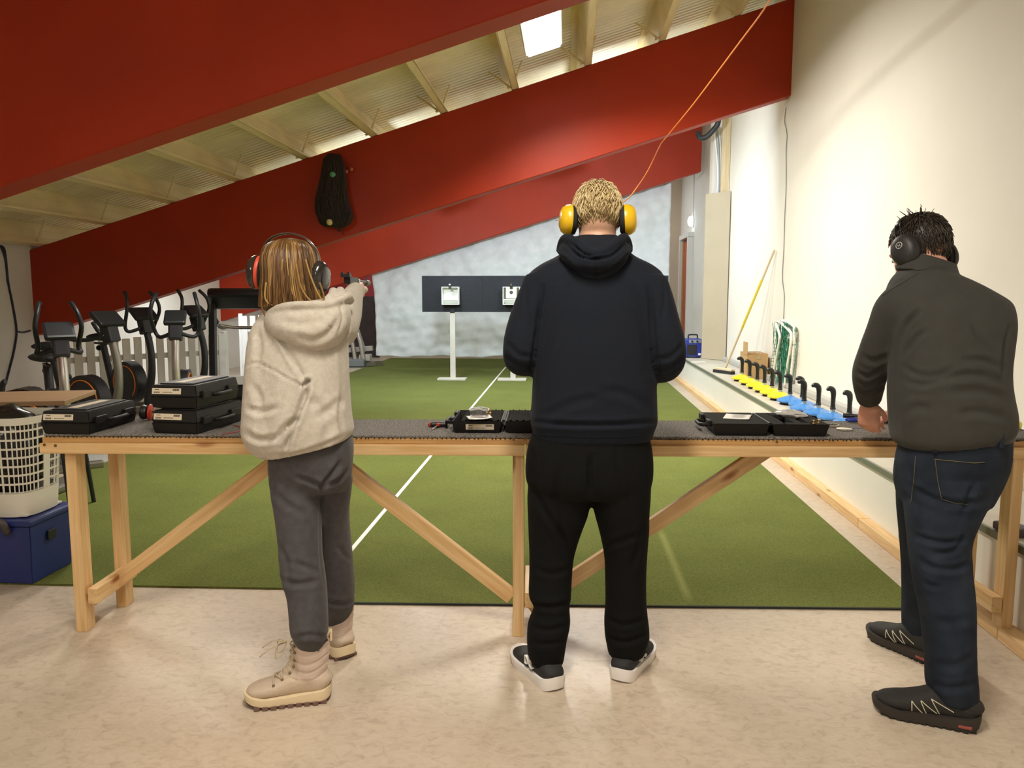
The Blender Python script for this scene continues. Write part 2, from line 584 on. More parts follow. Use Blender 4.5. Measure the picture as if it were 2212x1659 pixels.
# boxed-in column behind a beige board, with timber stud above
colm = thing('wall_column', (2.3, 12.4, 0.4), kind='structure')
B().box((2.29, 12.52, 2.55), (0.22, 0.24, 4.28)).build('column_core', WHITEW, colm)
board('timber_stud', (2.335, 12.22, 2.5), (2.335, 12.22, 4.3), 0.12, 0.06, wood('pale_stud', (0.72, 0.60, 0.40), (0.62, 0.48, 0.28), (0.3, 0.15, 0.06)), colm, up=(0, 1, 0))
# ------------------------------------------------------------------ ceiling lamps
LAMPW = M('lamp_white', (1, 1, 1), 0.5, emit=9.0)
for i, (x, y, w, c, lev, drop) in enumerate(LAMPS):
    lab = ['glowing rectangular ceiling lamp between the two nearest red beams', 'rectangular ceiling lamp above the standing people, in front of the nearest beam',
           'rectangular ceiling lamp farthest back behind the viewpoint', 'rectangular ceiling lamp to the left behind the viewpoint', 'ceiling lamp behind the middle beam on the side of the right wall',
           'ceiling lamp hidden behind the middle of the second beam', 'ceiling lamp behind the low left end of the second beam', 'ceiling lamp behind the farthest beam near the right wall', 'ceiling lamp behind the farthest beam, above the strength machine', 'ceiling lamp hidden behind the nearest beam, above the left half of the table'][i]
    z = deck_z(x) - drop if not lev else 3.42
    f = thing('ceiling_lamp', (x, y, z), lab, 'lamp', 'ceiling lamps')
    f.matrix_basis = Matrix.Translation((x, y, z)) @ Matrix.Rotation(0 if lev else -ang, 4, 'Y')
    B().box((0, 0, 0.03), (0.36, 1.42, 0.07), bev=0.006).build('lamp_housing', FRAMEW, f, local=True)
    if lev or drop > .5:
        for yy in (-.6, .6):
            B().cyl((0, yy, .06), (0, yy, deck_z(x) - z), .004, n=6).build('suspension_wire', SILVER, f, local=True)
    B().box((0, 0, -0.012), (0.31, 1.36, 0.024)).build('diffuser', LAMPW, f, local=True)
    l = bpy.data.lights.new('lamp_light', 'AREA')
    l.shape = 'RECTANGLE'; l.size = 0.30; l.size_y = 1.34; l.energy = w; l.color = c; l.spread = R(170 if drop > .5 else 150)
    lo = bpy.data.objects.new('lamp_light', l)
    lo.location = (0, 0, -0.026)
    link(lo, f, local=True)

# floodlights added to brighten the sheet and farthest beam, unseen behind the middle beam
for i, (x, w) in enumerate(ADDED_FLOODS):
    z = beam_z(x) + .22
    p = Vector((x, BEAM_Y[1] + .24, z))
    d = (Vector((x * .75, 14.2, z - 1.0)) - p).normalized()
    rot = Vector((0, 0, -1)).rotation_difference(d).to_matrix().to_4x4()
    f = thing('floodlight', p, ['target floodlight behind the middle beam on the left', 'target floodlight behind the middle beam on the right'][i], 'lamp', 'target floodlights')
    f.matrix_basis = Matrix.Translation(p) @ rot
    B().box((0, 0, .03), (.34, .24, .06), bev=.008).build('flood_housing', BLACKM, f, local=True)
    B().box((0, 0, -.004), (.30, .20, .008)).build('flood_glass', LAMPW, f, local=True)
    board('bracket', p, p + Vector((0, -.14, 0)), .05, .03, BLACKM, f)
    l = bpy.data.lights.new('flood_light', 'AREA'); l.shape = 'RECTANGLE'; l.size = .30; l.size_y = .20; l.energy = w; l.color = COOL
    lo = bpy.data.objects.new('flood_light', l); lo.location = (0, 0, -.012); link(lo, f, local=True)
# ================================================================== RANGE FLOOR
def turf_mat(name, a, b2):
    m = M(name, a, 0.95, spec=0.15)
    nt = m.node_tree; b = nt.nodes['Principled BSDF']
    tc = nt.nodes.new('ShaderNodeTexCoord')
    n1 = nt.nodes.new('ShaderNodeTexNoise'); n1.inputs['Scale'].default_value = 260; n1.inputs['Detail'].default_value = 3
    n2 = nt.nodes.new('ShaderNodeTexNoise'); n2.inputs['Scale'].default_value = 2.2; n2.inputs['Detail'].default_value = 4
    nt.links.new(tc.outputs['Object'], n1.inputs['Vector']); nt.links.new(tc.outputs['Object'], n2.inputs['Vector'])
    r = nt.nodes.new('ShaderNodeValToRGB')
    r.color_ramp.elements[0].position = .32; r.color_ramp.elements[0].color = tuple(x * .72 for x in a) + (1,)
    r.color_ramp.elements[1].position = .68; r.color_ramp.elements[1].color = tuple(b2) + (1,)
    nt.links.new(n1.outputs[0], r.inputs[0])
    mx = nt.nodes.new('ShaderNodeMixRGB'); mx.blend_type = 'MULTIPLY'; mx.inputs[0].default_value = 1
    r2 = nt.nodes.new('ShaderNodeMapRange'); r2.inputs[3].default_value = .8; r2.inputs[4].default_value = 1.2
    nt.links.new(n2.outputs[0], r2.inputs[0]); nt.links.new(r.outputs[0], mx.inputs[1]); nt.links.new(r2.outputs[0], mx.inputs[2])
    nt.links.new(mx.outputs[0], b.inputs['Base Color'])
    # a faint scuffed streak in the pile
    a_, b_ = onz(1425, 1145), onz(1490, 1305)
    u_ = (b_ - a_)[:2]; Ls = float(np.linalg.norm(u_)); u_ = u_ / Ls
    def dot(v, off):
        d_ = nt.nodes.new('ShaderNodeVectorMath'); d_.operation = 'DOT_PRODUCT'; d_.inputs[1].default_value = (v[0], v[1], 0)
        nt.links.new(tc.outputs['Object'], d_.inputs[0])
        s_ = nt.nodes.new('ShaderNodeMath'); s_.operation = 'SUBTRACT'; s_.inputs[1].default_value = off
        nt.links.new(d_.outputs['Value'], s_.inputs[0]); return s_
    t_ = dot(u_, float(u_ @ a_[:2]) + Ls / 2); s_ = dot((-u_[1], u_[0]), float(-u_[1] * a_[0] + u_[0] * a_[1]))
    fac = None
    for nd, w0, w1 in ((t_, Ls * .38, Ls * .52), (s_, .004, .03)):
        ab = nt.nodes.new('ShaderNodeMath'); ab.operation = 'ABSOLUTE'; nt.links.new(nd.outputs[0], ab.inputs[0])
        mr = nt.nodes.new('ShaderNodeMapRange'); mr.inputs[1].default_value = w0; mr.inputs[2].default_value = w1; mr.inputs[3].default_value = 1; mr.inputs[4].default_value = 0
        nt.links.new(ab.outputs[0], mr.inputs[0])
        if fac is None: fac = mr
        else:
            mm = nt.nodes.new('ShaderNodeMath'); mm.operation = 'MULTIPLY'; nt.links.new(fac.outputs[0], mm.inputs[0]); nt.links.new(mr.outputs[0], mm.inputs[1]); fac = mm
    m2 = nt.nodes.new('ShaderNodeMath'); m2.operation = 'MULTIPLY'; m2.inputs[1].default_value = .30; nt.links.new(fac.outputs[0], m2.inputs[0])
    sx = nt.nodes.new('ShaderNodeMixRGB'); sx.inputs[2].default_value = (.42, .42, .16, 1)
    nt.links.new(m2.outputs[0], sx.inputs[0]); nt.links.new(mx.outputs[0], sx.inputs[1]); nt.links.new(sx.outputs[0], b.inputs['Base Color'])
    bp = nt.nodes.new('ShaderNodeBump'); bp.inputs['Strength'].default_value = .5; bp.inputs['Distance'].default_value = .004
    nt.links.new(n1.outputs[0], bp.inputs['Height']); nt.links.new(bp.outputs[0], b.inputs['Normal'])
    return m
TURF = turf_mat('green_turf', (0.102, 0.125, 0.024), (0.182, 0.212, 0.056))
TURFE = M('turf_backing', (0.02, 0.025, 0.02), 0.9)
def turf(poly, label):
    o = B().prism(poly, 0.001, 0.009).build('turf_mat', TURF)
    return setp(o, label, 'carpet', 'green turf mats')
tr = turf([(-1.165, 3.37), (1.60, 3.49), (1.60, 16.95), (-1.165, 16.95)], 'green turf mat on the right, reaching the wooden kick board of the ledge')
B().prism([(-1.163, 3.364), (1.597, 3.484), (1.597, 3.494), (-1.163, 3.374)], 0.0015, 0.0092).build('mat_edge', TURFE, tr)
turf([(-3.85, 3.47), (-1.172, 3.535), (-1.172, 16.95), (-3.85, 16.95)], 'green turf mat on the left, under the left half of the wooden table')
setp(B().box((-1.168, 9.45, 0.0098), (0.026, 11.0, 0.0012)).build('floor_tape', WPAPER), 'thin white tape line along the seam of the green turf', 'tape')

# ================================================================== TARGETS
BLKB = M('black_target_board', (0.008, 0.011, 0.017), 0.75, var=0.2, scale=14, bump=0.1, bscale=50)
GREYW = M('grey_painted_wood', (0.58, 0.56, 0.51), 0.6, var=0.05, scale=5)
BOXW = M('target_box_white', (0.82, 0.84, 0.80), 0.45)
tl = ['black target board farthest left, with an empty white target box', 'black target board with a card in its box, half behind the person in black',
      'third black target board, behind the person in black', 'black target board farthest right, showing past the right shoulder of the person in black']
for i in range(4):
    x0 = -2.343 + i * 0.985
    xc = x0 + 0.488
    xs = x0 + 0.488
    t = thing('target_stand', (xs, 12.7, 0), tl[i], 'target', 'target stands')
    B().box((xc, 12.7, 1.40), (0.9835, 0.03, 0.58), bev=0.002).build('backing_board', BLKB, t)
    xs = x0 + (0.475 if i == 0 else 0.47)
    # white box frame: four sides and a back
    bx = B()
    w, h, d = 0.275, 0.285, 0.14
    zc, yc = 1.372, 12.61
    for sx in (-1, 1):
        bx.box((xs + sx * (w / 2 - .006), yc, zc), (.012, d, h))
    bx.box((xs, yc, zc + h / 2 - .006), (w - .024, d, .012))
    bx.box((xs, yc, zc - h / 2 + .006), (w - .024, d, .012))
    bx.box((xs, yc + d / 2 - .005, zc + .03), (w - .024, .01, h - .08))
    M4 = Matrix.Translation((xs, yc, zc)) 
    bx.box((xs, yc - .01, zc - h / 2 + .05), (w - .024, d * .9, .01), rot=Matrix.Rotation(R(-32), 4, 'X'))
    bx.build('target_box', BOXW, t)
    cl = B().box((xs, yc - d / 2 - .01, zc + h / 2 - .004), (.045, .02, .06), bev=.004).build('card_clip', BLACKP, t)
    B().cyl((xs - .012, yc - d / 2 - .024, zc + h / 2 + .03), (xs + .012, yc - d / 2 - .024, zc + h / 2 + .03), .016, n=12).build('clip_spring', CHROME, cl)
    if i > 0:
        c = B().box((xs + .0, yc - d / 2 - .004, zc + .045), (.17, .003, .17)).build('target_card', M('card', (.8, .76, .62), .7), t)
        B().cyl((xs, yc - d / 2 - .0056, zc + .052), (xs, yc - d / 2 - .0068, zc + .052), .028, n=24).build('bullseye', M('grey_black', (.05, .06, .06), .6), c)
    B().box((xs + .02, 12.66, .56), (.085, .045, 1.09), bev=.004).build('post', GREYW, t)
    B().box((xs + .02, 12.645, 1.12), (.075, .03, .05), bev=.004).build('bracket', BLACKP, t)
    B().box((xs + .005, 12.66, .025), (.46, .24, .03), bev=.005).build('base_plate', GREYW, t)

# white sheet behind the targets
SHEET = M('white_sheet_fabric', (0.78, 0.84, 0.90), 0.8, var=0.06, scale=7, detail=8)
def sheet():
    nx, nz = 150, 100
    rs = np.random.RandomState(3)
    X = np.linspace(-3.575, 1.82, nx)
    V, Fc = [], []
    ph = rs.rand(12) * 6.28
    KX = rs.normal(size=12) * np.linspace(3, 16, 12); KZ = rs.normal(size=12) * np.linspace(3, 18, 12); KA = np.linspace(.020, .006, 12)
    for j in range(nz + 1):
        v = j / nz
        for i, x in enumerate(X):
            top = beam_z(x) + 0.45
            z0 = 0.25 + 0.012 * math.sin(x * 5 + 1) + 0.008 * math.sin(x * 13)
            z = z0 + (top - z0) * v
            y = 0.02 * math.sin(x * 2.3 + z * .6 + ph[0])
            for q_ in range(12):
                y += KA[q_] * math.sin(x * KX[q_] + z * KZ[q_] + ph[q_]) * math.sin(x * KZ[q_] * .37 - z * KX[q_] * .29 + ph[11 - q_])
            y += 0.02 * math.exp(-((x + z * 0.9 + 3.6 + .25 * math.sin(x * 2.1)) % 1.7 - .8) ** 2 / .02) * (z < 1.0) * (1.0 - z)
            xx = x + (0.03 * math.sin(z * 2.2) if i in (0, 1) else 0)
            V.append((xx, 14.42 + y, z))
    for j in range(nz):
        for i in range(nx - 1):
            a = j * nx + i
            Fc.append((a, a + 1, a + nx + 1, a + nx))
    o = mesh_obj('hanging_sheet', V, Fc, SHEET, smooth=True)
    md = o.modifiers.new('thick', 'SOLIDIFY'); md.thickness = 0.004
    nt = SHEET.node_tree; b = nt.nodes['Principled BSDF']
    tc = nt.nodes.new('ShaderNodeTexCoord')
    mp = nt.nodes.new('ShaderNodeMapping'); mp.inputs['Rotation'].default_value = (0, .35, 0); mp.inputs['Scale'].default_value = (1.6, 1, 2.4)
    n = nt.nodes.new('ShaderNodeTexNoise'); n.inputs['Scale'].default_value = 2.4; n.inputs['Detail'].default_value = 8; n.inputs['Roughness'].default_value = .65; n.inputs['Distortion'].default_value = 1.2
    bp = nt.nodes.new('ShaderNodeBump'); bp.inputs['Strength'].default_value = .45; bp.inputs['Distance'].default_value = .02
    nt.links.new(tc.outputs['Object'], mp.inputs[0]); nt.links.new(mp.outputs[0], n.inputs['Vector']); nt.links.new(n.outputs[0], bp.inputs['Height']); nt.links.new(bp.outputs[0], b.inputs['Normal'])
    setp(o, 'crinkled white fabric sheet hanging behind the black target boards', 'sheet')
sheet()

# ================================================================== TABLE
TA = math.atan2(0.178, 3.9)
TO = Vector((-2.112, 2.972, 0))
TX = Vector((math.cos(TA), math.sin(TA), 0)); TY = Vector((-math.sin(TA), math.cos(TA), 0))
def T(u, v, z): return TO + TX * u + TY * v + Vector((0, 0, z))
TL, TD = 4.06, 0.44
tab = thing('shooting_table', TO, 'long narrow pine table the three people stand at', 'table')
board('table_top', T(0, TD / 2 + .012, .8145), T(TL, TD / 2 + .012, .8145), TD - .02, .021, PINE_EDGE, tab)
board('apron', T(0, .014, .783), T(1.95, .014, .783), .028, .042, PINE, tab)
board('apron', T(1.953, .014, .783), T(TL, .014, .783), .028, .042, PINE, tab)
board('apron', T(0, TD - .02, .775), T(TL, TD - .02, .775), .028, .058, PINE, tab)
for u in (.105, 1.925, 3.90):
    board('leg', T(u, .065, 0.0), T(u, .065, .80), .045, .068, PINE, tab, up=TY)
    if u != 1.925:
        board('leg', T(u + (.03 if u < 1 else -.01), .33, 0.0), T(u + (.03 if u < 1 else -.01), .33, .80), .045, .068, PINE, tab, up=TY)
    else:
        board('leg', T(u, .35, 0.0), T(u, .35, .80), .045, .06, PINE, tab, up=TY)
    s = .046 if u < 3 else -.046
    board('foot_rail', T(u + s + (.01 if u < 1 else 0), .03, .155), T(u + s + (.01 if u < 1 else 0), .36, .155), .04, .065, PINE, tab)
def brace(a, b_, v):
    p0 = at(*a, 3.0 + v); p1 = at(*b_, 3.0 + v + (b_[0] - a[0]) * .0019 * math.tan(TA))
    board('brace', p0, p1, .034, .062, PINE, tab, up=(0, 0, 1))
brace((200, 1294), (625, 974), .20)
brace((700, 974), (1106, 1288), .17)
brace((1142, 1312), (1655, 972), .23)
SCREW = M('screw', (.20, .12, .05), .4, metal=.6)
for px_, py_ in ((105, 958), (128, 960), (1109, 955), (1134, 955), (1697, 966)):
    p = at(px_, py_, 3.0)
    u = (Vector(p) - TO).dot(TX)
    c = T(u, -.0005, float(p[2]) )
    B().cyl(c, c - TY * .0012, .006, n=10).build('screw', SCREW, tab)

CARPET = M('charcoal_carpet', (0.085, 0.080, 0.074), 0.95, spec=.1, col2=(0.33, 0.31, 0.29), scale=170, bump=.7, bscale=200, detail=2)
mat_o = board('table_carpet', T(.0, TD / 2 + .02, .831), T(TL - .02, TD / 2 + .02, .831), TD - .03, .010, CARPET, None)
setp(mat_o, 'speckled charcoal carpet strip covering the pine table top', 'carpet')
# frayed edge of the carpet
eb = B()
for k in range(220):
    u = .02 + k * (TL - .06) / 220 + random.uniform(-.004, .004)
    p = T(u, .021, .828)
    eb.box(p, (random.uniform(.003, .007), .004, random.uniform(.003, .006)))
fr = eb.build('frayed_edge', M('fray', (.02, .018, .016), .95), mat_o); fr['kind'] = 'stuff'
TZ = 0.8362

# ================================================================== PISTOL CASES
CASEB = M('case_black_plastic', (0.008, 0.0072, 0.0072), 0.5, spec=.3, bump=.12, bscale=500)
FOAM = M('dark_foam', (0.028, 0.028, 0.027), 0.95, spec=.1, bump=.3, bscale=300)
STICK = M('sticker', (.66, .58, .45), .6)
def half_shell(b, x0, x1, y0, y1, z0, z1, t=.006, taper=.008, open_up=True):
    """thin-walled tray"""
    def ring(z, o):
        return [(x0 + o, y0 + o, z), (x1 - o, y0 + o, z), (x1 - o, y1 - o, z), (x0 + o, y1 - o, z)]
    za, zb = (z0, z1) if open_up else (z1, z0)
    s = 1 if open_up else -1
    R0 = ring(za, taper); R1 = ring(zb, 0); R2 = ring(zb, t); R3 = ring(za + s * t, taper + t)
    V = R0 + R1 + R2 + R3
    Fc = [(3, 2, 1, 0)]
    for a in range(3):
        for i in range(4):
            j = (i + 1) % 4
            Fc.append((a * 4 + i, a * 4 + j, a * 4 + 4 + j, a * 4 + 4 + i))
    Fc.append((12, 13, 14, 15))
    b.vf(V, Fc)

def label_strip(root, c, w, h, rx=0.0):
    s = B().box((0, 0, 0), (w, .0008, h)).build('sticker', STICK)
    s.matrix_basis = Matrix.Translation(Vector(c)) @ Matrix.Rotation(rx, 4, 'X')
    s.parent = root
    k = B()
    for i in range(11):
        k.box((w * .22 + i * w * .021, -.0007, h * .22), (w * .010 + (i % 3) * .0004, .0006, h * .34))
    for i in range(6):
        k.box((-w * .42 + i * w * .035, -.0007, -h * .22), (w * .02, .0006, h * .26))
    for i in range(7):
        k.box((-w * .12 + i * w * .05, -.0007, -h * .2), (w * .035, .0006, h * .10))
    for i in range(3):
        k.box((-w * .38 + i * w * .05, -.0007, h * .25), (w * .04, .0006, h * .12))
    pr = k.build('sticker_print', INK)
    pr.parent = s
    return s

def closed_case():
    r = thing('pistol_case', (0, 0, 0))
    W, L, Hh = .205, .36, .046
    lo = B(); half_shell(lo, 0, W, 0, L, 0, Hh); 
    bmesh.ops.bevel(lo.bm, geom=[e for e in lo.bm.edges], offset=.004, segments=2, affect='EDGES', clamp_overlap=True)
    lo.build('case_bottom', CASEB, r, local=True)
    up = B(); half_shell(up, 0, W, 0, L, Hh + .002, 2 * Hh + .002, open_up=False)
    bmesh.ops.bevel(up.bm, geom=[e for e in up.bm.edges], offset=.004, segments=2, affect='EDGES', clamp_overlap=True)
    up.box((W / 2, L / 2, 2 * Hh + .004), (W - .06, L - .06, .008), bev=.003)
    lid = up.build('case_lid', CASEB, r, local=True)
    B().box((W * .48, L * .5, 2 * Hh + .0085), (.04, L - .12, .001)).build('lid_label', STICK, lid, local=True)
    # latches and handle on the right long side
    for y in (.075, L - .075):
        B().box((W + .003, y, Hh + .006), (.014, .075, .032), bev=.004).build('latch', CASEB, r, local=True)
    hb = B().tube([(W - .004, L * .5 - .06, Hh), (W + .022, L * .5 - .058, Hh), (W + .026, L * .5, Hh), (W + .022, L * .5 + .058, Hh), (W - .004, L * .5 + .06, Hh)], .008, n=8)
    hb.build('handle', CASEB, r, local=True, smooth=True)
    label_strip(r, (W * .36, .0030, Hh + .024), .125, .024, -math.atan(.008 / .046))
    return r
case0 = closed_case()
def put(o, p, rz, rx=0):
    o.matrix_basis = Matrix.Translation(Vector(p)) @ Matrix.Rotation(rz, 4, 'Z') @ Matrix.Rotation(rx, 4, 'X')
p = onz(82, 940, TZ)
put(case0, (p[0], p[1] + .02, TZ), TA - R(2)); setp(case0, 'closed black pistol case lying alone at the left end of the table', 'case', 'black pistol cases')
c2 = copy_tree(case0); p = onz(322, 938, TZ); put(c2, (p[0] , p[1] + .02, TZ), TA - R(9)); c2['label'] = 'closed black pistol case at the bottom of the stack of two'
c3 = copy_tree(case0); put(c3, (p[0] - .006, p[1] + .028, TZ + .103), TA - R(6)); c3['label'] = 'closed black pistol case on top of the stack of two'

def egg_foam(x0, x1, y0, y1, z, pitch=.026, amp=.0085):
    nx = int((x1 - x0) / pitch * 4); ny = int((y1 - y0) / pitch * 4)
    V, Fc = [], []
    for j in range(ny + 1):
        for i in range(nx + 1):
            x = x0 + (x1 - x0) * i / nx; y = y0 + (y1 - y0) * j / ny
            V.append((x, y, z + amp * math.sin(2 * math.pi * x / pitch) * math.sin(2 * math.pi * y / pitch) + amp * .3))
    for j in range(ny):
        for i in range(nx):
            a = j * (nx + 1) + i
            Fc.append((a, a + 1, a + nx + 2, a + nx + 1))
    return V, Fc
def open_case(W, L, H, egg, label):
    r = thing('open_pistol_case', (0, 0, 0), label, 'case')
    for s, nm in ((0, 'case_lid'), (1, 'case_bottom')):
        x0 = 0 if s == 0 else W + .012
        b = B(); half_shell(b, x0, x0 + W, 0, L, 0, H, t=.005, taper=.012)
        bmesh.ops.bevel(b.bm, geom=[e for e in b.bm.edges], offset=.003, segments=2, affect='EDGES', clamp_overlap=True)
        sh = b.build(nm, CASEB, r, local=True)
        if egg:
            V, Fc = egg_foam(x0 + .008 + (.03 if s == 0 else 0), x0 + W - .008, .008, L - .008, H - .004)
            mesh_obj('egg_foam', V, Fc, FOAM, sh, smooth=True, local=True)
        elif s == 0:
            f = B().box((x0 + W / 2, L / 2, H - .006), (W - .012, L - .012, .012), bev=.003)
            f.build('foam', FOAM, sh, local=True)
        else:
            f = B()
            f.box((x0 + .03, L / 2, H - .010), (.05, L - .012, .018)); f.box((x0 + W - .035, L / 2, H - .010), (.06, L - .012, .018))
            f.box((x0 + W / 2, .03, H - .010), (W - .10, .05, .018)); f.box((x0 + W / 2, L - .035, H - .010), (W - .10, .06, .018))
            f.box((x0 + W / 2 + .01, L * .45, H - .014), (.03, L * .5, .018)); f.box((x0 + W / 2, L / 2, .012), (W - .03, L - .03, .006))
            f.build('foam', FOAM, sh, local=True)
    for y in (.075, L - .075):
        B().box((-.004, y, H - .006), (.016, .06, .024), bev=.004).build('latch', CASEB, r, local=True)
    B().tube([(.004, L / 2 - .055, H * .6), (-.03, L / 2 - .05, H * .6), (-.034, L / 2, H * .6), (-.03, L / 2 + .05, H * .6), (.004, L / 2 + .055, H * .6)], .0075, n=8).build('handle', CASEB, r, local=True, smooth=True)
    B().cyl((W + .006, .02, H - .003), (W + .006, L - .02, H - .003), .006, n=8).build('hinge', CASEB, r, local=True)
    return r
oc1 = open_case(.205, .30, .052, True, 'open black pistol case with grey egg-crate foam, left of the person in black')
p = onz(966, 938, TZ); put(oc1, (p[0] + .015, p[1] + .02, TZ), TA - R(1))
label_strip(oc1, (.115, .0042, .027), .115, .024, math.atan(.012 / .052))
oc2 = open_case(.222, .31, .050, False, 'open black pistol case with flat grey foam, between the two men')
p = onz(1541, 943, TZ); put(oc2, (p[0], p[1] + .01, TZ), TA - R(2))

def flat_sheet(name, c, w, l, rz, mat, label, cat, curl=.006, seed=0, group=None, rx=0):
    nx, ny = 8, 6
    V, Fc = [], []
    for j in range(ny + 1):
        for i in range(nx + 1):
            x = (i / nx - .5) * w; y = (j / ny - .5) * l
            V.append((x, y, curl * ((2 * x / w) ** 2 * (1 if x > 0 else .3) + .25 * math.sin(5 * y / l + seed))))
    for j in range(ny):
        for i in range(nx):
            a = j * (nx + 1) + i
            Fc.append((a, a + 1, a + nx + 2, a + nx + 1))
    o = mesh_obj(name, V, Fc, mat, smooth=True)
    o.modifiers.new('thick', 'SOLIDIFY').thickness = .0008
    o.matrix_basis = Matrix.Translation(Vector(c)) @ Matrix.Rotation(rz, 4, 'Z') @ Matrix.Rotation(rx, 4, 'X')
    return setp(o, label, cat, group)
p = onz(1035, 905, TZ + .058)
flat_sheet('paper_sheet', (p[0], p[1], TZ + .064), .095, .075, TA + .25, WPAPER, 'white paper under the safety glasses in the egg-crate foam case', 'paper')
p2_ = onz(1593, 900, TZ + .052)
pap = flat_sheet('instruction_sheet', (p2_[0], p2_[1], TZ + .052), .105, .13, TA - .35, WPAPER, 'printed white instruction sheet on the flat grey foam of the open case', 'paper', curl=.002)
k = B()
for i in range(9):
    k.box((0.005, .045 - i * .010, .0016), (.06 - (i % 3) * .012, .0025, .0006))
pr = k.build('printed_lines', M('grey_ink', (.45, .45, .45), .6), pap, local=True)

# safety glasses standing on the paper
CLEAR = M('clear_plastic', (.95, .96, .97), .05, trans=.93, spec=.8)
g = thing('safety_glasses', (p[0], p[1], TZ + .066), 'clear wrap-around safety glasses on white paper in the open case', 'glasses')
gz = TZ + .070
V, Fc = [], []
n = 16
for j in range(5):
    for i in range(n + 1):
        a = R(-75 + 150 * i / n)
        rr = .038
        hh = .034 * (1 - .35 * abs(i / n - .5) * 2)
        V.append((p[0] + rr * math.sin(a), p[1] - .02 + .03 - rr * math.cos(a) * .75, gz + hh * j / 4))
for j in range(4):
    for i in range(n):
        a = j * (n + 1) + i
        Fc.append((a, a + 1, a + n + 2, a + n + 1))
o = mesh_obj('lens', V, Fc, CLEAR, g, smooth=True); o.modifiers.new('t', 'SOLIDIFY').thickness = .002
FRM = M('clear_frame', (.86, .87, .88), .2, trans=.3, spec=.8)
B().tube([V[4 * (n + 1) + i] for i in range(n + 1)], .0026, n=6, smooth=1).build('brow_bar', FRM, g, smooth=True)
B().tube([V[i] for i in range(n + 1)], .0016, n=6, smooth=1).build('lower_edge', FRM, g, smooth=True)
for s in (-1, 1):
    B().tube([(p[0] + s * .036, p[1] - .002, gz + .022), (p[0] + s * .034, p[1] + .035, gz + .026), (p[0] - s * .01, p[1] + .055, gz + .028), (p[0] - s * .022, p[1] + .045, gz + .018)], .003, n=6).build('temple', FRM, g, smooth=True)
for k_, (dx, dy) in enumerate(((.028, .06), (.040, .055))):
    b = B().lathe([(.004, 0), (.005, .004), (.005, .018), (.0035, .02), (.0035, .03)], (p[0] + dx, p[1] + dy, TZ + .058), n=10)
    setp(b.build('brass_fitting', BRASS), ['taller brass fitting behind the safety glasses, left one', 'brass fitting behind the safety glasses, right one'][k_], 'fitting', 'brass fittings in the egg-crate case')

# contents of the flat-foam case
p = onz(1708, 900, TZ + .045)
rs = np.random.RandomState(5)
b = B().sph((0, 0, 0), 1, n=14, scale=(.07, .032, .016))
for v in b.bm.verts:
    v.co += v.co.normalized() * rs.uniform(-.006, .006)
o = b.build('plastic_bag', M('clear_bag', (.82, .80, .78), .2, trans=.35, spec=.7), smooth=45)
o.matrix_basis = Matrix.Translation((p[0], p[1], TZ + .056)) @ Matrix.Rotation(R(-38), 4, 'Z')
setp(o, 'crumpled clear plastic bag in the flat foam case', 'bag')
for k_, (px_, py_) in enumerate(((1757, 915), (1768, 914))):
    q = onz(px_, py_ + 3, TZ + .046)
    b = B().lathe([(.006, 0), (.006, .006), (.0042, .008), (.0042, .014), (.005, .016), (.005, .020)], (q[0], q[1], TZ + .046), n=12)
    setp(b.build('brass_plug', BRASS), ['left small brass plug on the rim of the flat foam case', 'right small brass plug on the rim of the flat foam case'][k_], 'fitting', 'brass plugs in the flat foam case')

# T-handle hex key
p = onz(948, 918, TZ + .01)
t = thing('t_handle_key', (p[0], p[1], TZ), 'red and black T-handle hex key beside the egg-crate foam case', 'tool')
B().tube([(p[0] - .036, p[1], TZ + .011), (p[0] + .0, p[1] + .004, TZ + .012), (p[0] + .036, p[1] + .008, TZ + .011)], [.0105, .0115, .0105], n=10).build('handle', BLACKP, t, smooth=True)
B().sph((p[0] - .038, p[1], TZ + .011), .010, n=6).build('handle_end', REDPL, t, smooth=True)
B().lathe([(.007, 0), (.008, .006), (.006, .014)], (p[0] + .001, p[1] - .006, TZ + .013), n=12, axis=(-.25, -1, -.05)).build('collar', REDPL, t)
B().cyl((p[0], p[1] - .012, TZ + .012), (p[0] - .016, p[1] - .085, TZ + .006), .0028, n=8).build('shaft', CHROME, t)

# pellet tins
for (px_, py_, lab, op) in ((1796, 921, 'opened round pellet tin behind its lid on the carpet', True), (1823, 929, 'round silver tin lid lying flat on the carpet strip', False)):
    q = onz(px_, py_, TZ)
    t = thing('pellet_tin', (q[0], q[1], TZ), lab, 'tin', 'pellet tins')
    r_ = .031
    b = B().lathe([(r_ * .97, 0), (r_, .001), (r_, .008 if op else .006), (r_ * .97, .009 if op else .007), (r_ * .9, .009 if op else .0068), (r_ * .88, .003 if op else .0065), (.001, .003 if op else .0065)], (q[0], q[1], TZ), n=32)
    b.build('tin_body', M('tin', (.72, .68, .58), .22, metal=.9), t, smooth=35)
    if op:
        pb = B()
        for _ in range(60):
            a, rr = random.random() * 6.28, .027 * math.sqrt(random.random())
            pb.sph((q[0] + rr * math.cos(a), q[1] + rr * math.sin(a), TZ + .006), .0022, n=3)
        x = pb.build('pellets', M('lead', (.1, .1, .11), .4, metal=.8), t); x['kind'] = 'stuff'

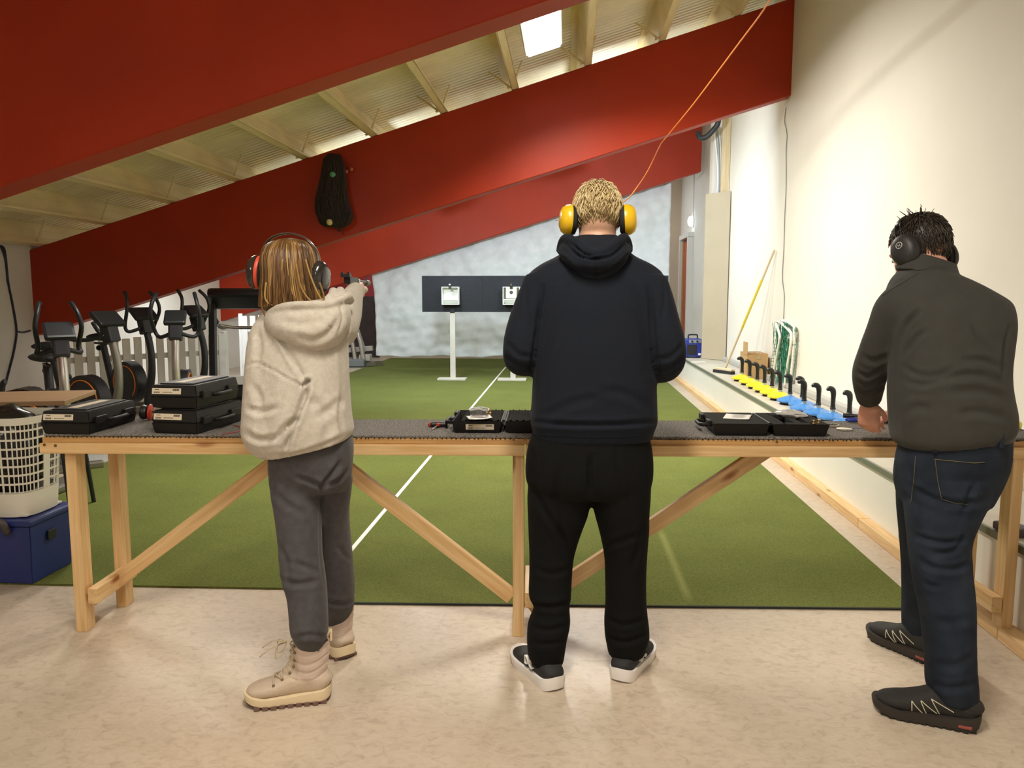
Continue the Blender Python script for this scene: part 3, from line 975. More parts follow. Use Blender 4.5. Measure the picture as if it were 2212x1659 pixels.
# thin cords on the carpet
def cord(name, pts, r, mat, label, cat='cord'):
    return setp(B().tube(pts, r, n=6, smooth=5).build(name, mat, smooth=True), label, cat)
z = TZ + .002
P_ = lambda a, b_: tuple(onz(a, b_, z))
cord('red_cord', [P_(480, 938), P_(500, 935), P_(514, 932), P_(522, 926), P_(516, 921), P_(505, 919)], .0016, REDPL, 'thin red cord on the carpet right of the stacked cases')
cord('thin_cable', [P_(1842, 925), P_(1850, 924), P_(1858, 925), P_(1868, 923)], .0012, M('blue_wire', (.03, .06, .4), .5), 'short thin blue wire beside the pellet tin lid')

# black and red ear muffs on the table behind the stacked cases
def lying_muff():
    q = onz(318, 912, TZ)
    t = thing('ear_muffs', (q[0], q[1], TZ), 'black ear muffs with red rings lying left of the stacked cases', 'ear muffs')
    for k_, dx in enumerate((0, .10)):
        B().lathe([(.012, 0), (.030, .006), (.034, .02), (.03, .03)], (q[0] + dx - .02, q[1] + .05, TZ + .036), n=20, axis=(-1, -.2, .1)).build('ear_cup', BLACKP, t, smooth=40)
        B().lathe([(.03, 0), (.037, .004), (.037, .010), (.03, .014)], (q[0] + dx - .018, q[1] + .05, TZ + .037), n=20, axis=(1, .2, -.1)).build('red_ring', REDPL, t, smooth=40)
    B().tube([(q[0] - .01, q[1] + .05, TZ + .04), (q[0] - .0, q[1] + .12, TZ + .03), (q[0] + .05, q[1] + .16, TZ + .025), (q[0] + .09, q[1] + .11, TZ + .03), (q[0] + .09, q[1] + .05, TZ + .04)], .006, n=8).build('headband', BLACKP, t, smooth=True)
lying_muff()
# yellow tub at the far right end of the table
q = onz(2196, 928, TZ)
t = thing('yellow_tub', (q[0], q[1], TZ), 'small yellow plastic tub at the right end of the table', 'tub')
B().lathe([(.028, 0), (.032, .004), (.034, .022), (.03, .03), (.012, .034)], (q[0], q[1] + .03, TZ), n=24).build('tub_body', M('yellow_tub', (.85, .75, .12), .4), t, smooth=40)
B().box((q[0] - .05, q[1] + .03, TZ + .016), (.035, .05, .032), bev=.006).build('tub_clip', BLACKP, t)
# ================================================================== ALONG THE RIGHT WALL
YEL = M('yellow_stone_plastic', (0.85, 0.70, 0.02), 0.28, coat=.3)
BLU = M('blue_stone_plastic', (0.06, 0.24, 0.62), 0.28, coat=.3)
COLLAR = M('printed_collar', (.60, .62, .58), .35, col2=(.25, .32, .36), scale=60)
def stone(mat):
    r = thing('curling_stone', (0, 0, 0))
    B().lathe([(.080, 0), (.086, .004), (.088, .018), (.08, .022)], n=32).build('rubber_base', RUBBER, r, smooth=40, local=True)
    B().lathe([(.088, .020), (.110, .024), (.116, .034), (.113, .044), (.090, .056), (.055, .068), (.040, .073), (.036, .078), (.030, .079)], n=36).build('stone_body', mat, r, smooth=40, local=True)
    B().lathe([(.019, .078), (.019, .103)], n=20).build('collar', COLLAR, r, smooth=40, local=True)
    h = B().lathe([(.022, .100), (.023, .108), (.019, .112), (.017, .150), (.018, .200)], n=16)
    h.build('handle_grip', BLACKP, r, smooth=40, local=True)
    B().tube([(0, 0, .19), (0, 0, .222), (-.008, 0, .250), (-.030, 0, .264), (-.048, 0, .258), (-.058, 0, .250)], [.018, .020, .0225, .021, .017, .008], n=14, smooth=3).build('handle_knob', BLACKP, r, smooth=True, local=True)
    return r
sy, sb = stone(YEL), stone(BLU)
ys = [9.20, 8.82, 8.47, 8.16, 7.86, 7.56]
bs = [(2.03, 7.27), (2.07, 7.03), (2.01, 6.77), (2.05, 6.52), (2.09, 6.29), (2.13, 6.04)]
ordn = ['farthest', 'second farthest', 'third farthest', 'fourth farthest', 'fifth farthest', 'nearest']
for i, y in enumerate(ys):
    o = sy if i == 0 else copy_tree(sy)
    o.matrix_basis = Matrix.Translation((2.018, y, LZ)) @ Matrix.Rotation(R(random.uniform(-12, 18)), 4, 'Z')
    setp(o, 'yellow curling stone with black bent handle, %s of the six yellow ones' % ordn[i], 'curling stone', 'yellow curling stones on the ledge')
for i, (x, y) in enumerate(bs):
    o = sb if i == 0 else copy_tree(sb)
    o.matrix_basis = Matrix.Translation((x, y, LZ)) @ Matrix.Rotation(R(random.uniform(-12, 18)), 4, 'Z')
    setp(o, 'blue curling stone with black bent handle, %s of the six blue ones' % ordn[i], 'curling stone', 'blue curling stones on the ledge')

# broom
t = thing('broom', (2.03, 10.2, LZ), 'push broom with yellow-taped handle leaning against the right wall', 'broom')
b0 = np.array([2.02, 10.18, LZ + .055]); b1 = onx(1673, 540, 2.375)
f = lambda k: tuple(b0 + (b1 - b0) * k)
HANDLEW = M('pale_handle_wood', (.72, .60, .42), .5)
B().cyl(f(0), f(.37), .014, n=12).build('handle_lower', HANDLEW, t, smooth=40)
B().cyl(f(.36), f(.77), .016, n=12).build('yellow_tape', M('yellow_tape', (.80, .66, .08), .35, bump=.2), t, smooth=40)
B().cyl(f(.76), f(1), .014, n=12).build('handle_upper', HANDLEW, t, smooth=40)
B().box((1.99, 10.10, LZ + .05), (.06, .34, .03), rot=R(28), bev=.006).build('broom_head', HANDLEW, t)
B().box((1.985, 10.09, LZ + .02), (.07, .35, .04), rot=R(28), bev=.004).build('bristles', M('bristle', (.02, .02, .022), .9, bump=.6, bscale=200), t)

# cardboard box with raised flap
CARD = M('cardboard', (.50, .32, .15), .75, var=.08, scale=6)
t = thing('cardboard_box', (2.24, 9.62, LZ), 'open brown cardboard box with a tall raised flap, beside the broom', 'box')
bx = B(); half_shell(bx, 2.12, 2.36, 9.42, 9.80, LZ + .001, LZ + .30, t=.006, taper=0)
bx.build('carton', CARD, t)
B().box((2.118, 9.52, LZ + .36), (.006, .22, .15), bev=.001).build('raised_flap', CARD, t)
B().box((2.21, 9.46, LZ + .304), (.17, .09, .004), rot=R(4)).build('top_flap', CARD, t)
for dx, rz in ((-.05, .2), (.04, -.3)):
    B().box((2.22 + dx, 9.47, LZ + .308), (.07, .05, .001), rot=rz).build('paper_label', WPAPER, t)
B().box((2.25, 9.418, LZ + .26), (.045, .002, .05)).build('parcel_tape', M('tape', (.45, .36, .2), .3), t)

# folded goals: white tubes with green net
GREENN = M('green_net', (.02, .19, .11), .7)
t = thing('folded_goals', (2.3, 8.6, LZ), 'folded white-tubed floor hockey goals with green net against the wall', 'goals')
def cz(x, y): return (1560 + x / 8.295, 660 + y / 8.295)
def gp(x, y, X): return onx(*cz(x, y), X)
WT = M('white_tube', (.85, .83, .78), .35)
frames = [([(965, 330), (1000, 420), (1035, 545), (1028, 640), (950, 1060), (895, 1380)], 2.285),
          ([(1060, 255), (1170, 300), (1275, 365), (1293, 420), (1292, 640), (1255, 1080), (1212, 1485)], 2.355),
          ([(1000, 290), (1090, 340), (1220, 470), (1238, 540), (1232, 700), (1160, 1150), (1120, 1460)], 2.325),
          ([(1178, 540), (1110, 600), (1095, 660), (1070, 860)], 2.34), ([(1195, 560), (1180, 700), (1135, 960)], 2.345)]
zend = None
for pts, X in frames:
    P3 = [gp(x, y, X) for x, y in pts]
    P3 = [np.array([p[0], p[1], max(p[2], LZ + .016)]) for p in P3]
    B().tube(P3, .0155, n=10, smooth=4).build('goal_tube', WT, t, smooth=True)
nb = B()
rs = np.random.RandomState(9)
left = [(955, 300), (915, 700), (880, 1000), (850, 1350)]
right = [(1320, 390), (1330, 700), (1300, 1050), (1240, 1400)]
def pl(L, k):
    k = k * (len(L) - 1); i = min(int(k), len(L) - 2); f_ = k - i
    return (L[i][0] * (1 - f_) + L[i + 1][0] * f_, L[i][1] * (1 - f_) + L[i + 1][1] * f_)
for i in range(15):
    s = i / 14
    pts = []
    for j in range(10):
        a, c = pl(left, j / 9), pl(right, j / 9)
        q = gp(a[0] * (1 - s) + c[0] * s + rs.uniform(-12, 12), a[1] * (1 - s) + c[1] * s + rs.uniform(-12, 12) - 40 * math.sin(s * 3.14) * (j == 0), 2.29 + .07 * s + rs.uniform(-.01, .02))
        q[2] = max(q[2], LZ + .006); q[0] = min(q[0], 2.385)
        pts.append(q)
    nb.tube(pts, .0028, n=4, smooth=2)
for j in range(16):
    pts = []
    for i in range(10):
        a, c = pl(left, j / 15), pl(right, j / 15)
        s = i / 9
        q = gp(a[0] * (1 - s) + c[0] * s + rs.uniform(-10, 10), a[1] * (1 - s) + c[1] * s + rs.uniform(-14, 14), 2.29 + .07 * s + rs.uniform(-.01, .02))
        q[2] = max(q[2], LZ + .006); q[0] = min(q[0], 2.385)
        pts.append(q)
    nb.tube(pts, .0028, n=4, smooth=2)
# gathered net hanging down the middle
for k in range(46):
    x = rs.normal(1085, 60); pts = []
    for j in range(8):
        x += rs.uniform(-16, 16)
        q = gp(x, 330 + j * 150 + rs.uniform(-20, 20), 2.33 + rs.uniform(-.02, .03))
        q[2] = max(q[2], LZ + .006); q[0] = min(q[0], 2.385)
        pts.append(q)
    nb.tube(pts, .0034, n=4, smooth=2)
o = nb.build('net', GREENN, t); o['kind'] = 'stuff'

# blue fan heater
HBLUE = M('heater_blue', (.02, .04, .30), .4)
t = thing('fan_heater', (1.98, 12.7, LZ), 'small blue fan heater with a black carrying handle on the ledge', 'heater')
hx, hy = 1.985, 12.62
B().box((hx, hy, LZ + .16), (.25, .24, .28), bev=.02).build('heater_body', HBLUE, t)
B().box((hx - .03, hy - .121, LZ + .13), (.15, .012, .16), bev=.004).build('grille', BLACKP, t)
B().box((hx + .02, hy - .121, LZ + .262), (.19, .01, .05), bev=.003).build('control_panel', M('heater_grey', (.25, .28, .33), .4), t)
for dx in (-.03, .05):
    B().cyl((hx + dx, hy - .122, LZ + .262), (hx + dx, hy - .142, LZ + .262), .016, n=14).build('knob', BLACKP, t)
B().tube([(hx - .07, hy, LZ + .29), (hx - .07, hy, LZ + .345), (hx - .05, hy, LZ + .36), (hx + .05, hy, LZ + .36), (hx + .07, hy, LZ + .345), (hx + .07, hy, LZ + .29)], .011, n=8).build('handle', BLACKP, t, smooth=True)
for sx in (-1, 1):
    B().box((hx + sx * .09, hy, LZ + .012), (.03, .2, .022)).build('foot', BLACKP, t)
B().box((hx + .09, hy - .1225, LZ + .06), (.04, .002, .03)).build('rating_label', WPAPER, t)
q0, q1 = onz(1494, 784, LZ), onz(1522, 783, LZ)
setp(board('white_stick', (q0[0], q0[1], LZ + .008), (q1[0], q1[1], LZ + .008), .03, .014, WPAPER), 'short white stick lying on the ledge in front of the heater', 'stick')

# beige board in front of the column
BEIGE = M('beige_board', (.46, .39, .28), .7, var=.04, scale=3)
a = Vector((2.085, 12.36, LZ)); c = Vector((2.385, 12.02, LZ))
ctr = (a + c) / 2 + Vector((0, 0, 1.255))
rz = math.atan2(c.y - a.y, c.x - a.x)
o = B().box((0, 0, 0), ((c - a).length, .013, 2.5), bev=.002).build('leaning_board', BEIGE)
o.matrix_basis = Matrix.Translation(ctr) @ Matrix.Rotation(rz, 4, 'Z')
setp(o, 'tall beige board standing on the ledge in front of the wall column', 'board')

# wall lamp with conduit
q = onx(1490, 478, 2.33)
t = thing('wall_lamp', (2.39, q[1], q[2]), 'small glowing round wall lamp above the door', 'lamp')
B().lathe([(.09, 0), (.10, .02), (.085, .07), (.04, .09), (.005, .095)], (2.385, q[1], q[2]), n=24, axis=(-1, 0, 0)).build('lamp_globe', M('globe_glow', (.75, .88, 1), .4, emit=6), t, smooth=True)
B().lathe([(.11, 0), (.11, .02), (.10, .022)], (2.399, q[1], q[2]), n=24, axis=(-1, 0, 0)).build('lamp_base', FRAMEW, t)
B().cyl((2.385, q[1], q[2] + .1), (2.385, q[1], q[2] + 1.3), .012, n=8).build('conduit', FRAMEW, t)

def cable(name, pts, r, mat, label, cat='cable'):
    return setp(B().tube(pts, r, n=6, smooth=5).build(name, mat, smooth=True), label, cat)
cable('wall_cable', [onx(a_, b_, 2.392) for a_, b_ in ((1698, 232), (1695, 262), (1700, 290), (1698, 330), (1698, 400), (1695, 470), (1693, 540), (1690, 600), (1694, 640), (1692, 700))], .004, M('cable_grey', (.18, .18, .17), .5), 'thin dark cable hanging down the right wall from the beam')
cable('orange_cord', [at(1690, -45, 5.25), at(1668, -8, 5.6), at(1640, 35, 5.95), at(1600, 88, 6.45), at(1545, 162, 7.2), at(1495, 228, 7.9), at(1450, 283, 8.55), at(1427, 311, 8.93)], .0062, ORANGE, 'orange cord running from the roof to the underside of the middle beam')
cable('orange_cord', [at(1427, 312, 8.94), at(1418, 330, 9.2), at(1400, 368, 9.5), at(1378, 402, 9.8), at(1350, 434, 10.1), at(1290, 468, 11.6), at(1200, 476, 14.08)], .0062, ORANGE, 'orange cord dropping from the middle beam behind the blond head')
# cables and black duct hose beside the farthest beam
for k_, dx in enumerate((0, 9, 18, 26)):
    cable('wall_wire', [at(1541 + dx * .7, 270 + k_ * 3, 12.28), at(1548 + dx * .5, 330, 12.28), at(1551 + dx * .3, 380, 12.30), at(1549 + dx * .5, 425, 12.32)], .011 if k_ != 1 else .02, [WPAPER, M('grey_conduit', (.35, .37, .4), .5), WPAPER, WPAPER][k_],
          ['white wire farthest left above the beige board', 'grey conduit among the white wires above the beige board', 'white wire just right of the grey conduit', 'white wire nearest the timber stud above the board'][k_])
q = at(1528, 284, 13.4)
b = B()
b.tube([at(1508, 286, 12.1), at(1512, 297, 12.05), at(1525, 296, 12.0), at(1540, 282, 11.95), at(1550, 268, 11.9), at(1553, 250, 11.9)], .04, n=10, smooth=5)
setp(b.build('black_hose', M('hose', (.02, .022, .026), .5), smooth=True), 'thick black hose at the right end of the farthest beam', 'hose')

# ================================================================== NET BUNDLE ON THE MIDDLE BEAM
NETD = M('dark_net', (.020, .014, .014), .85, bump=.5, bscale=120)
t = thing('net_bundle', at(720, 420, 8.96), 'dark gathered net with small floats hanging on the middle red beam', 'net')
rows = [(722, 334, 12), (720, 345, 20), (721, 362, 24), (720, 385, 27), (718, 410, 31), (717, 432, 35), (720, 455, 38), (726, 470, 37), (732, 484, 22), (733, 492, 8)]
pts = [at(x, y, 8.93) for x, y, w in rows]; rad = [w * .00525 for x, y, w in rows]
Pi, Ri = cr_interp(pts, rad, 4)
V, Fc = tube_vf(Pi, [(r_, max(.02, min(.075, r_ * .6))) for r_ in Ri], 24, up=(0, 1, 0))
core = mesh_obj('net_core', V, Fc, NETD, t, smooth=True)
nb = B(); rs = np.random.RandomState(4)
for k in range(60):
    a = rs.rand() * math.pi * 2
    pts = []
    for j in range(0, len(Pi), 4):
        a += rs.uniform(-.25, .25)
        r_ = Ri[j]; c_ = Pi[j]
        pts.append(c_ + np.array([math.cos(a) * r_ * 1.04, -abs(math.sin(a)) * max(.02, min(.075, r_ * .6)) * 1.08, rs.uniform(-.01, .01)]))
    nb.tube(pts, .0038, n=4, smooth=2)
o = nb.build('net_strands', M('net_strand', (.035, .022, .022), .8), t); o['kind'] = 'stuff'
for (px_, py_, r_, m_) in ((719, 377, .034, M('float_green', (.10, .36, .20), .5)), (712, 480, .036, M('float_cream', (.66, .56, .28), .5)), (748, 370, .024, M('float_orange', (.50, .12, .05), .5)), (759, 366, .022, M('float_orange', (.5, .12, .05), .5))):
    c_ = at(px_, py_, 8.86 if px_ < 740 else 8.97)
    B().sph(c_, r_, n=8, scale=(1, 1, 1)).build('net_float', m_, t, smooth=True)
B().tube([at(733, 490, 8.92), at(733, 500, 8.92)], [.012, .02], n=8, smooth=1).build('net_tail', NETD, t)
B().cyl(at(722, 342, 9.03), at(722, 342, 8.90), .012, n=8).build('hook', BLACKM, t)

# ================================================================== LEFT SIDE: GYM AREA
def picket_fence(p0, p1, n, h, label, mat, rails=(.25, .72)):
    p0, p1 = Vector(p0), Vector(p1)
    d = (p1 - p0); x = d.normalized(); y = Vector((0, 0, 1)).cross(x)
    t = thing('picket_fence', p0, label, 'fence', 'white picket fences')
    for k in range(n):
        c = p0 + d * ((k + .5) / n)
        w = d.length / n * .66
        hh = h + random.uniform(-.012, .012)
        board('picket', c + Vector((0, 0, .03)), c + Vector((0, 0, hh)), w, .018, mat, t, up=y, bev=.003)
    for r_ in rails:
        board('rail', p0 + y * .02 + Vector((0, 0, h * r_)), p1 + y * .02 + Vector((0, 0, h * r_)), .02, .07, mat, t)
    for c in (p0, p1):
        board('post', c + y * .04, c + y * .04 + Vector((0, 0, h + .03)), .06, .06, mat, t, up=y)
    return t
FENCEW = M('fence_white', (.72, .69, .62), .55, var=.05, scale=4)
picket_fence((-5.9, 8.75, 0), (-4.62, 10.4, 0), 15, .86, 'worn white picket fence standing behind the row of exercise bikes', FENCEW)
picket_fence((-5.35, 12.6, 0), (-4.45, 12.8, 0), 7, 1.05, 'bright white picket fence seen between the treadmill uprights', M('fence_bright', (.82, .83, .84), .5), rails=(.2, .78))

DKNAVY = M('machine_black', (.018, .020, .026), .38)
SEATM = M('seat_black', (.02, .022, .03), .55)
SCREENM = M('console_screen', (.05, .012, .01), .2)
GUN = M('gunmetal', (.30, .29, .26), .35, metal=.7)
def bike(px_, py_, Y, rz, label, post_mat, seat=True, wheel=True, cw=.28, wide=.2, bars='up'):
    P = at(px_, py_, Y)
    root = thing('exercise_bike', (0, 0, 0), label, 'exercise bike', 'exercise bikes along the left side')
    k = float(P[2]) / 1.05
    def L(x, y, z): return (x, y, z * k)
    T_ = dict(local=True)
    for x in (-.48, .58):
        B().box((x, 0, .035), (.07, .48, .06), bev=.015).build('foot_bar', GUN, root, **T_)
    board('main_beam', L(-.48, 0, .09), L(.58, 0, .12), .07, .07, GUN, None).parent = root
    if wheel:
        b = B().cyl((.16, -.06, .42 * k), (.16, .06, .42 * k), .235, n=36)
        hs = b.build('wheel_housing', DKNAVY, root, smooth=40, **T_)
        for s in (-1, 1):
            b = B(); pts = [(.16 + .19 * math.cos(a * .2618), s * .063, .42 * k + .19 * math.sin(a * .2618)) for a in range(-3, 18)]
            b.tube(pts, .006, n=6, smooth=1); b.build('orange_stripe', ORANGE, hs, **T_)
        b = B().cyl((.05, -.13, .33 * k), (.05, .13, .33 * k), .018, n=10)
        b.box((.13, .13, .33 * k), (.17, .015, .03)); b.box((-.03, -.13, .33 * k), (.17, .015, .03))
        b.build('crank', BLACKM, root, **T_)
        for x, s in ((.21, 1), (-.11, -1)):
            B().box((x, s * .18, .33 * k), (.09, .085, .025), bev=.006).build('pedal', BLACKP, root, **T_)
    if seat:
        B().cyl(L(-.08, 0, .12), L(-.27, 0, .84), .036, n=12).build('seat_post', DKNAVY, root, smooth=40, **T_)
        V, Fc = [], []
        rows = [(-.42, .07, .015), (-.39, .125, .035), (-.32, .13, .045), (-.24, .09, .042), (-.16, .045, .035), (-.10, .035, .02), (-.085, .02, .008)]
        P3, R3 = cr_interp([(x, 0, .92 * k) for x, _, _ in rows], [(a, b_) for _, a, b_ in rows], 3)
        V, Fc = tube_vf(P3, [(max(.004, r_[0]), max(.004, r_[1])) for r_ in R3], 16, up=(0, 0, 1))
        mesh_obj('saddle', V, Fc, SEATM, root, smooth=True, local=True)
        B().box(L(-.29, 0, .845), (.24, .04, .025), bev=.006).build('seat_rail', BLACKM, root, **T_)
        B().sph(L(-.35, 0, .79), .032, n=7).build('seat_knob', BLACKP, root, smooth=True, **T_)
        B().sph(L(-.15, .06, .62), .030, n=7).build('height_knob', BLACKP, root, smooth=True, **T_)
    B().tube([L(.46, 0, .10), L(.50, 0, .35), L(.56, 0, .55), L(.56, 0, .80), L(.50, 0, 1.02)], [.05, .045, .038, .036, .036], n=14).build('front_post', post_mat, root, smooth=True, **T_)
    h = B()
    h.box(L(.49, 0, 1.06), (.11, .12, .18), rot=Matrix.Rotation(R(-15), 4, 'Y'), bev=.02)
    h.build('neck', DKNAVY, root, **T_)
    cn = B().box(L(.47, 0, 1.19), (.05, cw, .18), rot=Matrix.Rotation(R(-48), 4, 'Y'), bev=.02).build('console', DKNAVY, root, **T_)
    B().box(L(.445, 0, 1.206), (.006, cw * .66, .10), rot=Matrix.Rotation(R(-48), 4, 'Y')).build('screen', SCREENM, cn, **T_)
    for s in (-1, 1):
        if bars == 'up':
            pts = [L(.48, s * .04, 1.04), L(.42, s * .15, 1.00), L(.40, s * wide, 1.06), L(.47, s * (wide + .02), 1.22), L(.46, s * wide, 1.34), L(.38, s * (wide - .03), 1.43)]
        else:
            pts = [L(.48, s * .04, 1.04), L(.36, s * .13, 1.00), L(.22, s * wide, 1.01), L(.12, s * wide, 1.05), L(.10, s * (wide - .05), 1.15)]
        B().tube(pts, .019, n=10).build('handlebar', DKNAVY, root, smooth=True, **T_)
    rot = Matrix.Rotation(rz, 4, 'Z')
    off = rot @ Vector((.52, 0, 0))
    root.matrix_basis = Matrix.Translation((float(P[0]) - off.x, float(P[1]) - off.y, 0)) @ rot
    return root
bike(132, 752, 5.9, R(-48), 'exercise bike with curved silver post, nearest of the bikes, behind the lone case', SILVER, cw=.22, wide=.14)
bike(243, 722, 6.9, R(-18), 'black exercise bike with orange ring on its flywheel, second from the left wall', GUN, bars='low')
bike(318, 706, 8.3, R(-25), 'black exercise bike with tall bars just left of the silver-post one', DKNAVY, wide=.18)
bike(378, 718, 7.3, R(-72), 'exercise bike with a slim silver post, behind the stack of two cases', SILVER, seat=False, cw=.2, wide=.2)
bike(432, 700, 8.7, R(-15), 'exercise bike with a wide black console, next to the treadmill', DKNAVY, seat=False, wheel=False, wide=.2)

# low dark trainer with orange stripe at the left edge
t = thing('cross_trainer', at(20, 900, 5.6), 'low black cross trainer with an orange stripe at the left edge', 'cross trainer')
hump = [(-60, 905), (-40, 862), (0, 848), (40, 840), (65, 846), (110, 890), (120, 920), (60, 935), (-60, 935)]
q = [at(x, y, 5.1) for x, y in hump]
b = B()
for dy in (0,):
    va = [b.bm.verts.new(tuple(p_)) for p_ in q]; vb = [b.bm.verts.new((p_[0] - .05, p_[1] + .22, p_[2])) for p_ in q]
    b.bm.faces.new(va); b.bm.faces.new(vb[::-1])
    for i in range(len(q)):
        j = (i + 1) % len(q); b.bm.faces.new((va[j], va[i], vb[i], vb[j]))
bmesh.ops.recalc_face_normals(b.bm, faces=b.bm.faces)
bmesh.ops.bevel(b.bm, geom=list(b.bm.edges), offset=.02, segments=3, affect='EDGES')
b.build('shroud', M('shroud_brown_black', (.022, .016, .018), .3), t, smooth=50)
B().tube([at(x, y, 5.085) for x, y in ((-40, 862), (-10, 852), (20, 849), (45, 862), (70, 878), (88, 888))], .009, n=6).build('stripe', ORANGE, t)
B().box((at(20, 935, 5.2)[0], 5.2, .2), (.5, .14, .4), bev=.03).build('pedestal', DKNAVY, t)
B().box((at(0, 935, 5.2)[0], 5.2, .041), (.9, .4, .06), bev=.02).build('base_frame', GUN, t)
board('link_arm', at(45, 905, 4.98), at(82, 960, 4.93), .05, .09, M('link_grey', (.42, .38, .34), .4), t)
B().tube([at(2, 870, 5.6), at(6, 830, 5.6), at(12, 824, 5.6)], .02, n=8).build('lever', DKNAVY, t)

# treadmill
t = thing('treadmill', (0, 0, 0), 'large treadmill with dark console, just left of the person in the grey hoodie', 'treadmill')
T_ = dict(local=True)
B().box((-.15, 0, .15), (1.7, .80, .13), bev=.03).build('deck', DKNAVY, t, **T_)
B().box((-.15, 0, .222), (1.5, .52, .012)).build('belt', RUBBER, t, **T_)
B().box((.66, 0, .25), (.36, .84, .22), bev=.06).build('motor_cover', DKNAVY, t, **T_)
sb_ = B().box((.86, 0, .36), (.03, .78, .11), bev=.01).build('front_plate', M('plate_white', (.8, .83, .86), .3), t, **T_)
B().box((.878, .12, .36), (.004, .10, .05)).build('plate_logo', M('blue_grey', (.25, .3, .4), .4), sb_, **T_)
for s in (-1, 1):
    board('upright', (.62, s * .40, .2), (.50, s * .40, 1.28), .07, .12, DKNAVY, None).parent = t
    B().tube([(.52, s * .40, 1.16), (.15, s * .41, .98), (-.2, s * .41, .96)], .026, n=8).build('handrail', DKNAVY, t, smooth=True, **T_)
    B().tube([(.56, s * .42, 1.22), (.30, s * .425, 1.12), (.02, s * .43, 1.0)], .008, n=6).build('chrome_trim', CHROME, t, smooth=True, **T_)
cb = B().box((.50, 0, 1.34), (.36, .86, .12), rot=Matrix.Rotation(R(-32), 4, 'Y'), bev=.05).build('console', DKNAVY, t, **T_)
B().box((.44, 0, 1.405), (.22, .5, .02), rot=Matrix.Rotation(R(-32), 4, 'Y')).build('screen', SCREENM, cb, **T_)
B().tube([(.42, -.36, 1.02), (.36, -.2, .98), (.36, .2, .98), (.42, .36, 1.02)], .022, n=8).build('front_bar', SILVER, t, smooth=True, **T_)
P = at(534, 700, 9.6)
t.matrix_basis = Matrix.Translation((float(P[0]) - .1, 10.1, 0)) @ Matrix.Rotation(R(-80), 4, 'Z')

# strength machine behind the outstretched arm
t = thing('strength_machine', (-3.9, 14.9, 0), 'grey strength machine with two curved silver tubes, behind the outstretched arm', 'weight machine')
q = lambda x, y, Y=14.9: at(x, y, Y)
for dx in (0, 18):
    B().tube([q(748 + dx, 700), q(755 + dx, 720), q(762 + dx, 745), q(768 + dx, 785)], .045, n=10).build('curved_tube', SILVER, t, smooth=True)
board('frame_post', q(765, 690, 15.1), q(788, 760, 15.1), .06, .06, GREYW, t, up=(0, 1, 0))
board('frame_beam', q(742, 757, 15.0), q(805, 752, 15.0), .08, .09, GREYW, t)
B().box(tuple(q(768, 783, 14.95) + np.array([0, 0, 0.0])), (.40, .3, .14), bev=.02).build('foot_plate', M('machine_grey', (.22, .26, .28), .45), t)
B().box(tuple(q(790, 772, 15.0)), (.22, .2, .12), bev=.02).build('weight_cover', GREYW, t)
board('base_beam', (q(735, 790)[0], 14.9, .05), (q(820, 785)[0], 15.2, .05), .09, .09, GUN, t)
B().box((q(722, 720)[0], 14.9, .55), (.3, .3, 1.1), bev=.04).build('weight_stack', DKNAVY, t)
B().cyl(q(805, 782, 16.4), q(835, 790, 16.2), .03, n=8).build('stabiliser_foot', BLACKM, t)

# cable on the left wall
cable('left_cable', [onx(a_, b_, XL + .012) for a_, b_ in ((2, 532), (12, 560), (18, 610), (28, 660), (36, 715), (30, 760), (20, 800), (12, 830))], .012, M('cable_navy', (.02, .02, .06), .5), 'dark blue cable hanging down the left wall')
cable('left_cable', [onx(a_, b_, XL + .012) for a_, b_ in ((2, 531), (10, 540), (15, 580), (17, 610))], .012, M('cable_navy', (.02, .02, .06), .5), 'short loop of dark cable high on the left wall')
cable('left_cable', [onx(a_, b_, XL + .012) for a_, b_ in ((36, 716), (50, 718), (66, 714))], .010, M('cable_navy', (.02, .02, .06), .5), 'short sideways run of dark cable towards the first bike')

# folding table at the far left
t = thing('folding_table', (-3.9, 4.6, 0), 'brown-topped folding table with black legs at the left edge', 'table')
c = np.array([-3.72, 4.62]); rz_ = R(14)
def ft(u, v, z):
    return (c[0] + u * math.cos(rz_) - v * math.sin(rz_), c[1] + u * math.sin(rz_) + v * math.cos(rz_), z)
BROWNT = M('brown_laminate', (.32, .20, .11), .45, var=.08, scale=3, stretch=(1, 8, 1))
o = B().box((0, 0, 0), (1.3, .55, .03), bev=.005).build('table_top', BROWNT, t); o.matrix_basis = Matrix.Translation(ft(0, 0, .745)) @ Matrix.Rotation(rz_, 4, 'Z')
for u in (-.55, .58):
    for v in (-.2, .2):
        B().cyl(ft(u - .02, v * .8, .73), ft(u + .04, v, 0), .014, n=10).build('leg', BLACKM, t)
# white-grey bucket under the folding table edge
q = onz(190, 1010, 0)
setp(B().box((q[0] - .25, q[1] + .15, .012), (.6, .5, .02), bev=.004).build('floor_panel', M('grey_panel', (.42, .42, .40), .6)), 'light grey panel lying on the floor behind the left table legs', 'panel')

